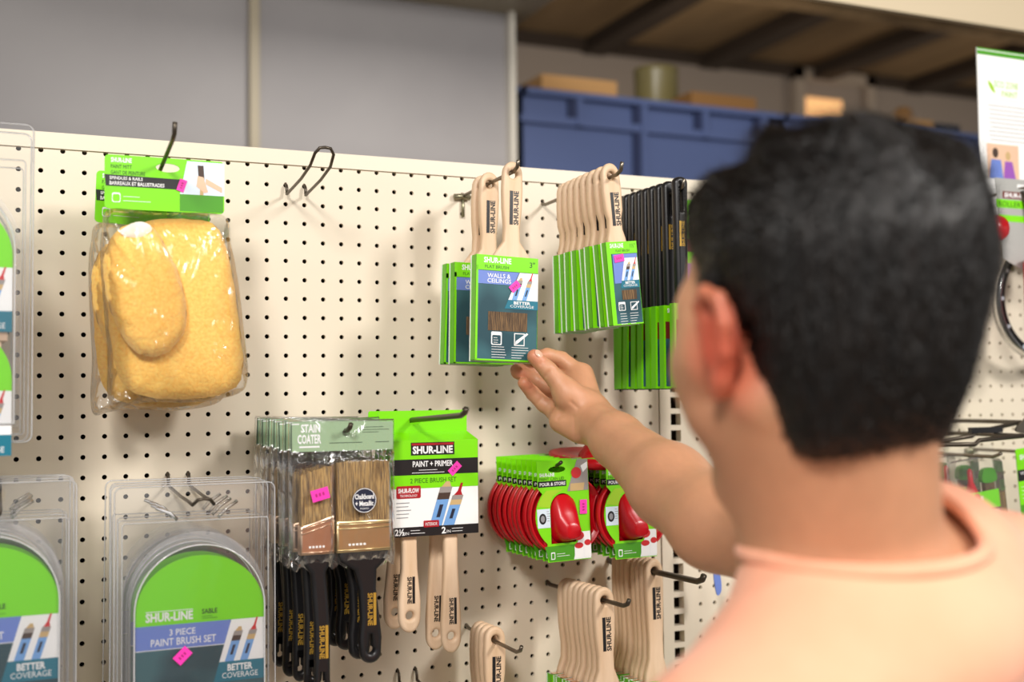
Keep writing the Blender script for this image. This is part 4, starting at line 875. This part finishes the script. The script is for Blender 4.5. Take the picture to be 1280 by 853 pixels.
def relax(V, Fq, it=2, lam=.5):
    E = np.concatenate([Fq[:, [0, 1]], Fq[:, [1, 2]], Fq[:, [2, 3]], Fq[:, [3, 0]]]); n = len(V); deg = np.bincount(E[:, 0], minlength=n)+np.bincount(E[:, 1], minlength=n)
    for _ in range(it):
        S = np.zeros_like(V)
        for c in range(3): S[:, c] = np.bincount(E[:, 0], V[E[:, 1], c], n)+np.bincount(E[:, 1], V[E[:, 0], c], n)
        V = V+lam*(S/np.maximum(deg, 1)[:, None]-V)
    return V
def drop(V, Fq, keep):
    Fq = Fq[keep[Fq].all(1)]; used = np.unique(Fq); m = np.full(len(V), -1); m[used] = np.arange(len(used)); return V[used], m[Fq]

HT = .80                                   # distance of the head along the view axis
hc = np.array(atd(1011, 358, HT)); S_ = HT/.775
phi = math.radians(-10)                    # facing the board, turned slightly left
fw = np.array([math.sin(phi), math.cos(phi), 0]); lf = np.array([-math.cos(phi), math.sin(phi), 0]); upv = np.array([0, 0, 1.])
tl_ = math.radians(6); fw, upv = fw*math.cos(tl_)-upv*math.sin(tl_), upv*math.cos(tl_)+fw*math.sin(tl_)   # chin slightly down
H = lambda f, l, u: hc+(fw*f+lf*l+upv*u)*S_
AX = (fw, lf, upv)
neck_b = np.array(atd(1062, 700, HT+.015)); chest = neck_b+np.array([.02, .045, -.20])
shL = np.array(atd(938, 1000, .69)); shR = np.array(atd(1245, 765, .98)); elb = np.array(atd(893, 655, 1.22)); wr = np.array(at(739, 523, -.222))
hip = neck_b+np.array([.0, -.02, -.56])
bod = Field((hip[0]-.30, -1.22, hip[2]-.02), (hip[0]+.36, -.10, hc[2]+.14), .0019)
# head
bod.ell(H(-.012, 0, .008), (.098*S_, .076*S_, .086*S_), AX)
bod.ell(H(.036, 0, -.052), (.068*S_, .062*S_, .082*S_), AX, .02)
for s in (-1, 1): bod.cone(H(.05, s*.046, -.045), H(.045, s*.044, -.075), .026*S_, .024*S_, .02)
for s in (-1, 1):
    bod.cone(H(.0, s*.052, -.075), H(.062, s*.016, -.128), .022*S_, .018*S_, .02)
    bod.cone(H(.060, s*.034, -.052), H(.030, s*.056, -.045), .024*S_, .018*S_, .016)
    bod.cone(H(.046, s*.052, -.008), H(.034, s*.058, -.045), .019*S_, .020*S_, .014)
    bod.cone(H(.086, s*.012, .006), H(.066, s*.042, .004), .009*S_, .009*S_, .010)      # brow
    bod.ell(H(.090, s*.028, -.016), (.012*S_, .014*S_, .009*S_), AX, .006, 'd')          # eye socket
    # ear: helix, lobe, bowl
    ea = lambda f, l, u: H(f*.94+.011, s*(l+.003), u*.92-.035)
    ring_ = [(.010, .072, -.026), (.004, .076, -.012), (.008, .076, .008), (.006, .081, .024), (-.006, .086, .031), (-.020, .088, .024), (-.025, .089, .006), (-.020, .086, -.012), (-.010, .081, -.026), (.0, .077, -.034)]
    bod.ell(ea(-.007, .078, .0), (.016*S_, .0055*S_, .030*S_), AX, .008)
    for a, b_ in zip(ring_, ring_[1:]): bod.cone(ea(*a), ea(*b_), .0048*S_, .0048*S_, .003)
    bod.cone(ea(-.006, .079, -.030), ea(.0, .077, -.036), .0070*S_, .0060*S_, .005)
    bod.ell(ea(.0, .089, .0), (.0085*S_, .007*S_, .014*S_), AX, .003, 'd')
    bod.cone(H(.105, s*.010, -.062), H(.1, s*.012, -.064), .008*S_, .008*S_, .006)
bod.cone(H(.092, 0, -.016), H(.112, 0, -.056), .0085*S_, .0115*S_, .010)
bod.cone(H(.090, -.016, -.088), H(.090, .016, -.088), .0085*S_, .0085*S_, .008); bod.cone(H(.088, -.012, -.098), H(.088, .012, -.098), .0085*S_, .0085*S_, .007)
bod.ell(H(.068, 0, -.124), (.022*S_, .026*S_, .018*S_), AX, .015)
# neck, trunk
bod.cone(H(-.028, 0, -.060), neck_b+np.array([0, -.0, -.03]), .054, .062, .03); bod.cone(H(.0, 0, -.10), neck_b+np.array([.0, .035, -.04]), .052, .058, .02)
for s, sh in ((1, shL), (-1, shR)):
    up_ = neck_b*.55+sh*.45+np.array([0, 0, -.022 if s > 0 else .006]); bod.cone(neck_b+np.array([0, 0, -.032 if s > 0 else -.015]), up_, .058, .058, .03); bod.cone(up_, sh, .058, .060, .03)
    bod.cone(sh, chest*.8+sh*.2+np.array([0, 0, -.02]), .062, .11, .05)
sdv = (shR-shL)/np.linalg.norm(shR-shL); bkv = np.cross(sdv, [0, 0, 1.]); bkv /= np.linalg.norm(bkv); AXB = (sdv, bkv, np.cross(sdv, bkv)); bkc = neck_b+np.array([.020, -.030, -.048])
bod.ell(bkc, (.120, .072, .050), AXB, .03)
bod.cone(chest, hip+np.array([0, .02, .12]), .125, .115, .05); bod.cone(hip+np.array([-.06, .02, .06]), hip+np.array([.06, .02, .06]), .11, .11, .05)
# left arm hangs
elL = shL+np.array([-.06, -.03, -.27]); 
bod.cone(shL, elL, .050, .040, .03); elLb = elL+np.array([.03, .10, -.14]); bod.cone(elL, elLb, .041, .030, .02)
# right arm reaches
bod.cone(shR, shR*.45+elb*.55, .056, .050, .03); bod.cone(shR*.45+elb*.55, elb, .050, .0455, .02)
m1 = elb*.68+wr*.32; m2 = elb*.25+wr*.75
bod.cone(elb, m1, .0455, .0440, .02); bod.cone(m1, m2, .0440, .0315, .02); bod.cone(m2, wr, .0315, .0275, .015)
bod.cone(wr+np.array([0, .004, .006]), wr+np.array([-.002, -.004, -.006]), .0255, .0255, .012)
# right hand, pinching the sleeve
hp3 = lambda px, py, y: np.array(at(px, py, y))
mc = [hp3(727, 469, -.176), hp3(716, 482, -.170), hp3(706, 498, -.172), hp3(697, 515, -.181)]
for q, r in zip(mc, (.0165, .0165, .0160, .0150)): bod.cone(wr+(q-wr)*.12, q, .0200, r, .010)
bod.cone(hp3(722, 537, -.224), hp3(702, 526, -.202), .0165, .0165, .010)              # heel of the palm
bod.cone(hp3(731, 508, -.222), hp3(710, 495, -.216), .0200, .0190, .010)              # ball of the thumb
th = [hp3(706, 487, -.214), hp3(685, 463, -.206), hp3(668, 446, -.2005)]
bod.cone(hp3(727, 506, -.220), th[0], .0175, .0155, .008); bod.cone(th[0], th[1], .0150, .0112, .005); bod.cone(th[1], th[2], .0116, .0096, .003)
fing = [[mc[0], hp3(702, 449, -.158), hp3(684, 444, -.1535), hp3(670, 447, -.1590)],
        [mc[1], hp3(690, 468, -.146), hp3(665, 463, -.139), hp3(646, 463, -.150)],
        [mc[2], hp3(685, 488, -.153), hp3(665, 474, -.145), hp3(647, 466, -.156)],
        [mc[3], hp3(680, 506, -.170), hp3(666, 492, -.164), hp3(655, 479, -.168)]]
fr = [(.0120, .0102, .0094, .0084), (.0122, .0106, .0098, .0088), (.0122, .0106, .0098, .0088), (.0120, .0104, .0094, .0084)]
for ch, rr_ in zip(fing, fr):
    for i in range(3): bod.cone(ch[i], ch[i+1], rr_[i], rr_[i+1], .0045 if i == 0 else .0022)
    for i in (1, 2):      # joint creases on the finger pads
        pass
V, Fq = bod.mesh(); V = relax(V, Fq, 2)
def crease(a, b_, y, depth=.0011, sg=.0016):
    global V
    A, B_ = hp3(*a, y), hp3(*b_, y); A, B_ = A-(A-np.array(CO))*0, B_
    u = B_-A; t = np.clip(((V-A)@u)/(u@u), 0, 1); dv = V-(A+t[:, None]*u); vd = np.array(CM @ Vector((0, 0, -1))); perp = dv-np.outer(dv@vd, vd)
    w = np.exp(-(perp**2).sum(1)/(2*sg**2))*((dv@vd > -.035) & (dv@vd < .012)); V = V+vd*(w*depth)[:, None]
for c_ in (((718, 522), (719, 548), -.24), ((714, 503), (722, 510), -.235), ((683, 470), (690, 461), -.215), ((680, 474), (686, 465), -.215), ((676, 455), (682, 448), -.21), ((655, 492), (664, 486), -.18), ((668, 508), (677, 499), -.18), ((684, 522), (693, 498), -.19), ((697, 524), (706, 514), -.215)): crease(*c_)
person = np_mesh('person', V, Fq, 'skin'); tag(person, 'dark-haired man in a peach t-shirt, back to the camera, reaching to pinch a brush', 'person')
tint = np.zeros(len(V))
for s in (-1, 1):
    d = np.linalg.norm((V-H(.002, s*.086, -.040))/np.array([1, 1, 1.3]), axis=1); tint = np.maximum(tint, np.clip(1.35-d/.034, 0, 1)*1.0)
for ch in fing+[th]:
    d = np.linalg.norm(V-ch[-1], axis=1); tint = np.maximum(tint, np.clip(1-d/.022, 0, 1)*.5)
tint = np.maximum(tint, .18*np.clip(1-np.linalg.norm(V-H(.04, .05, -.06), axis=1)/.05, 0, 1))
at_ = person.data.attributes.new('tint', 'FLOAT', 'POINT'); at_.data.foreach_set('value', tint.astype(np.float32))
def ellipsoid(name, c, rad, axes, mt, n=20):
    vs = []; f = []
    for i in range(n+1):
        a = PI*i/n
        for j in range(2*n): b_ = PI*j/n; vs.append(tuple(np.array(c)+sum(np.array(axes[k])*rad[k]*w for k, w in enumerate((math.sin(a)*math.cos(b_), math.sin(a)*math.sin(b_), math.cos(a))))))
    for i in range(n):
        for j in range(2*n): f.append((i*2*n+j, i*2*n+(j+1) % (2*n), (i+1)*2*n+(j+1) % (2*n), (i+1)*2*n+j))
    return MB().add(vs, f, mt, True).build(name, person)
for s in (-1, 1):
    ellipsoid('eye', H(.0735, s*.027, -.016), (.0105, .0115, .0085), AX, 'eye_white'); ellipsoid('iris', H(.0825, s*.027, -.016), (.003, .0048, .0048), AX, 'iris')
ellipsoid('lips', H(.0955, 0, -.0925), (.0045, .022, .0075), AX, 'lips')
def nail(tip, prev, side, r):
    d = np.array(tip)-np.array(prev); d /= np.linalg.norm(d); sd = side-d*(side@d); sd /= np.linalg.norm(sd); c = np.cross(d, sd)
    ellipsoid('fingernail', np.array(tip)+sd*(r-.0008)-d*.0015, (.0066, .0054, .0019), (d, c, sd), 'nail')
nail(th[2], th[1], np.array([.1, -1, .75]), .0096)
# hair
hr = Field(hc-.17, hc+.17, .0026)
hr.ell(H(-.029, 0, .012), (.100*S_, .0855*S_, .086*S_), AX); hr.ell(H(-.008, .002, .046), (.076*S_, .070*S_, .047*S_), AX, .02); hr.ell(H(-.040, 0, -.052), (.062*S_, .066*S_, .066*S_), AX, .03)
for s in (-1, 1): hr.cone(H(-.034, s*.044, -.02), H(-.036, s*.036, -.092), .032*S_, .027*S_, .02)
hr.cone(H(.012, .0755, .0), H(.012, .074, -.032), .010*S_, .005*S_, .008); hr.cone(H(.012, -.0755, .0), H(.012, -.074, -.032), .010*S_, .005*S_, .008)
for s in (-1, 1): hr.cone(H(.010, s*.088, -.042), H(-.005, s*.092, -.040), .025*S_, .025*S_, .006, 'd')
hr.ell(H(.110, 0, -.012), (.080*S_, .12*S_, .072*S_), AX, .014, 'd'); hr.ell(H(.075, 0, -.105), (.085*S_, .12*S_, .075*S_), AX, .012, 'd')
hr.ell(H(-.03, 0, -.164), (.22*S_, .22*S_, .048*S_), AX, .010, 'd')
V, Fq = hr.mesh(); V = relax(V, Fq, 1)
rel = (V-hc)/S_; loc_ = np.stack([rel@fw, rel@lf, rel@upv], 1)
nrm = loc_-np.array([-.02, 0, .0]); nrm /= np.linalg.norm(nrm, axis=1)[:, None]; W3 = nrm[:, :1]*fw+nrm[:, 1:2]*lf+nrm[:, 2:]*upv
top = np.clip((loc_[:, 2]+.0)/.06, 0, 1)
wav = np.sin(loc_[:, 1]*95+loc_[:, 0]*38+2*np.sin(loc_[:, 0]*45))*.0058+np.sin(loc_[:, 1]*210-loc_[:, 0]*60+1.3)*.002+np.sin(loc_[:, 1]*60+loc_[:, 0]*90)*.002
V = V+W3*(wav*top+rng.normal(0, .0005, len(V)))[:, None]
hair = np_mesh('hair', V, Fq, 'hair', person); hair['label'] = 'short black hair, longer and combed on top'
# short strands give the hair its broken edge
k = rng.integers(0, len(V), 15000); b = MB(); vs = []; f = []
for i in k:
    p, nn = V[i], W3[i]; t_ = top[i]; comb = (fw*(.9) + lf*.35) if t_ > .3 else -upv
    comb = comb-nn*(comb@nn); comb = comb+rng.normal(0, .25, 3); L = .007+.013*t_*rng.random()
    q1 = p+nn*(.0015+.002*t_)+comb*L*.5; q2 = p+nn*(.001+.003*t_)+comb*L; sd = np.cross(comb, nn); sd /= np.linalg.norm(sd)+1e-9; w_ = .0005
    m_ = len(vs); vs += [tuple(p-nn*.002-sd*w_), tuple(p-nn*.002+sd*w_), tuple(q1+sd*w_*.7), tuple(q1-sd*w_*.7), tuple(q2)]; f += [(m_, m_+1, m_+2, m_+3), (m_+3, m_+2, m_+4)]
b.add(vs, f, 'hair', True); b.build('hair_strands', person)['kind'] = 'stuff'
# t-shirt
ts = Field((hip[0]-.36, -1.28, hip[2]-.10), (hip[0]+.42, -.30, neck_b[2]+.12), .005); e = .010
ts.cone(neck_b+np.array([0, 0, -.045]), chest, .060+e, .10, .04)
for s, sh in ((1, shL), (-1, shR)):
    up_ = neck_b*.55+sh*.45+np.array([0, 0, -.022 if s > 0 else .006]); ts.cone(neck_b+np.array([0, 0, -.038 if s > 0 else -.022]), up_, .059+e, .058+e, .03); ts.cone(up_, sh, .058+e, .062+e, .03); ts.cone(sh, chest*.8+sh*.2+np.array([0, 0, -.02]), .062+e, .11+e, .05)
ts.ell(bkc, (.120+e, .072+e, .051+e), AXB, .03)
ts.cone(chest, hip+np.array([0, .02, .12]), .125+e, .118+e, .05); ts.cone(hip+np.array([-.06, .02, .04]), hip+np.array([.06, .02, .04]), .115+e, .118+e, .05)
slL = shL*.45+elL*.55; slR = shR*.62+elb*.38
ts.cone(shL, slL, .058+e, .054+e, .03); ts.cone(shR, slR, .060+e, .058+e, .02)
V, Fq = ts.mesh(); V = relax(V, Fq, 3)
fold = .0035*np.sin(V[:, 0]*40+V[:, 2]*55+3*np.sin(V[:, 2]*14))*np.clip((neck_b[2]-.08-V[:, 2])/.15, 0, 1); V[:, 1] += fold; V[:, 0] += fold*.5
nd = np.array(H(0, 0, -.12))-neck_b; nd = nd/np.linalg.norm(nd); col_c = neck_b+np.array([.016, .004, 0]); RC = .080
def rad_(W): d = W-col_c; al = d@nd; e_ = d-np.outer(al, nd); return np.linalg.norm(e_/np.array([1.0, 1.06, 1.0]), axis=1), al
rv, al_ = rad_(V); keep = (rv > RC-.004) | (al_ < -.07)
dL = (slL-shL)/np.linalg.norm(slL-shL); dR = (slR-shR)/np.linalg.norm(slR-shR)
keep &= ~(((V-slL)@dL > .03) & (np.linalg.norm(V-slL, axis=1) < .11)); keep &= ~(((V-slR)@dR > .03) & (np.linalg.norm(V-slR, axis=1) < .12))
keep &= V[:, 2] > hip[2]-.06
V, Fq = drop(V, Fq, keep)
e1 = np.cross(nd, [0, 1., 0]); e1 /= np.linalg.norm(e1); e2 = np.cross(nd, e1); hts = []
for i in range(48):
    dr = e1*math.cos(i*PI/24)+e2*math.sin(i*PI/24); c_ = col_c+dr*RC*(1+.06*abs(dr[1])); d = V-c_; al2 = d@nd; off_ = np.linalg.norm(d-np.outer(al2, nd), axis=1); m_ = (off_ < .009) & (al2 > -.09)
    hts.append(al2[m_].max() if m_.any() else np.nan)
hts = np.array(hts); hts[np.isnan(hts)] = np.nanmean(hts)
hts = np.clip(hts, np.nanmedian(hts)-.045, 1)
for _ in range(4): hts = (hts*2+np.roll(hts, 1)+np.roll(hts, -1))/4
cps = []
for i in range(49):
    dr = e1*math.cos(i*PI/24)+e2*math.sin(i*PI/24); cps.append(tuple(col_c+dr*(RC-.002)*(1+.06*abs(dr[1]))+nd*(hts[i % 48]-.001)))
MB().tube(cps, .0055, 'shirt', 10, False).build('collar', person)
ts_o = np_mesh('t_shirt', V, Fq, 'shirt', person); ts_o['label'] = 'plain peach short-sleeved t-shirt'
sm_ = ts_o.modifiers.new('thickness', 'SOLIDIFY'); sm_.thickness = .003; sm_.offset = -1
# legs, trousers, shoes
lg = Field((hip[0]-.30, hip[1]-.25, .03), (hip[0]+.30, hip[1]+.30, hip[2]+.12), .008)
lg.cone(hip+np.array([-.07, .02, .0]), hip+np.array([.07, .02, .0]), .125, .125, .04)
for s in (-1, 1):
    a, kn, an = hip+np.array([s*.085, .02, -.06]), np.array([hip[0]+s*.10, hip[1]+.05, .50]), np.array([hip[0]+s*.11, hip[1]+.0, .10]); lg.cone(a, kn, .095, .068, .04); lg.cone(kn, an, .068, .056, .03)
V, Fq = lg.mesh(); V = relax(V, Fq, 2); np_mesh('trousers', V, Fq, 'trousers', person)
for s in (-1, 1):
    q = Field((hip[0]+s*.11-.08, hip[1]-.12, -.02), (hip[0]+s*.11+.08, hip[1]+.24, .16), .006); x = hip[0]+s*.11
    q.cone((x, hip[1]-.02, .045), (x, hip[1]+.15, .040), .043, .038, .02); q.cone((x, hip[1], .05), (x, hip[1], .11), .045, .05, .02); V, Fq = q.mesh(); V = relax(V, Fq, 1); V[:, 2] = np.maximum(V[:, 2], .001); np_mesh('shoe', V, Fq, 'shoe', person)
for ob in list(person.children)+[person]:
    pass
# keep the person's origin between the feet
off = Vector((hip[0], hip[1], 0)); person.data.transform(Matrix.Translation(-off)); person.location = off
for ch in person.children: ch.data.transform(Matrix.Translation(-off))
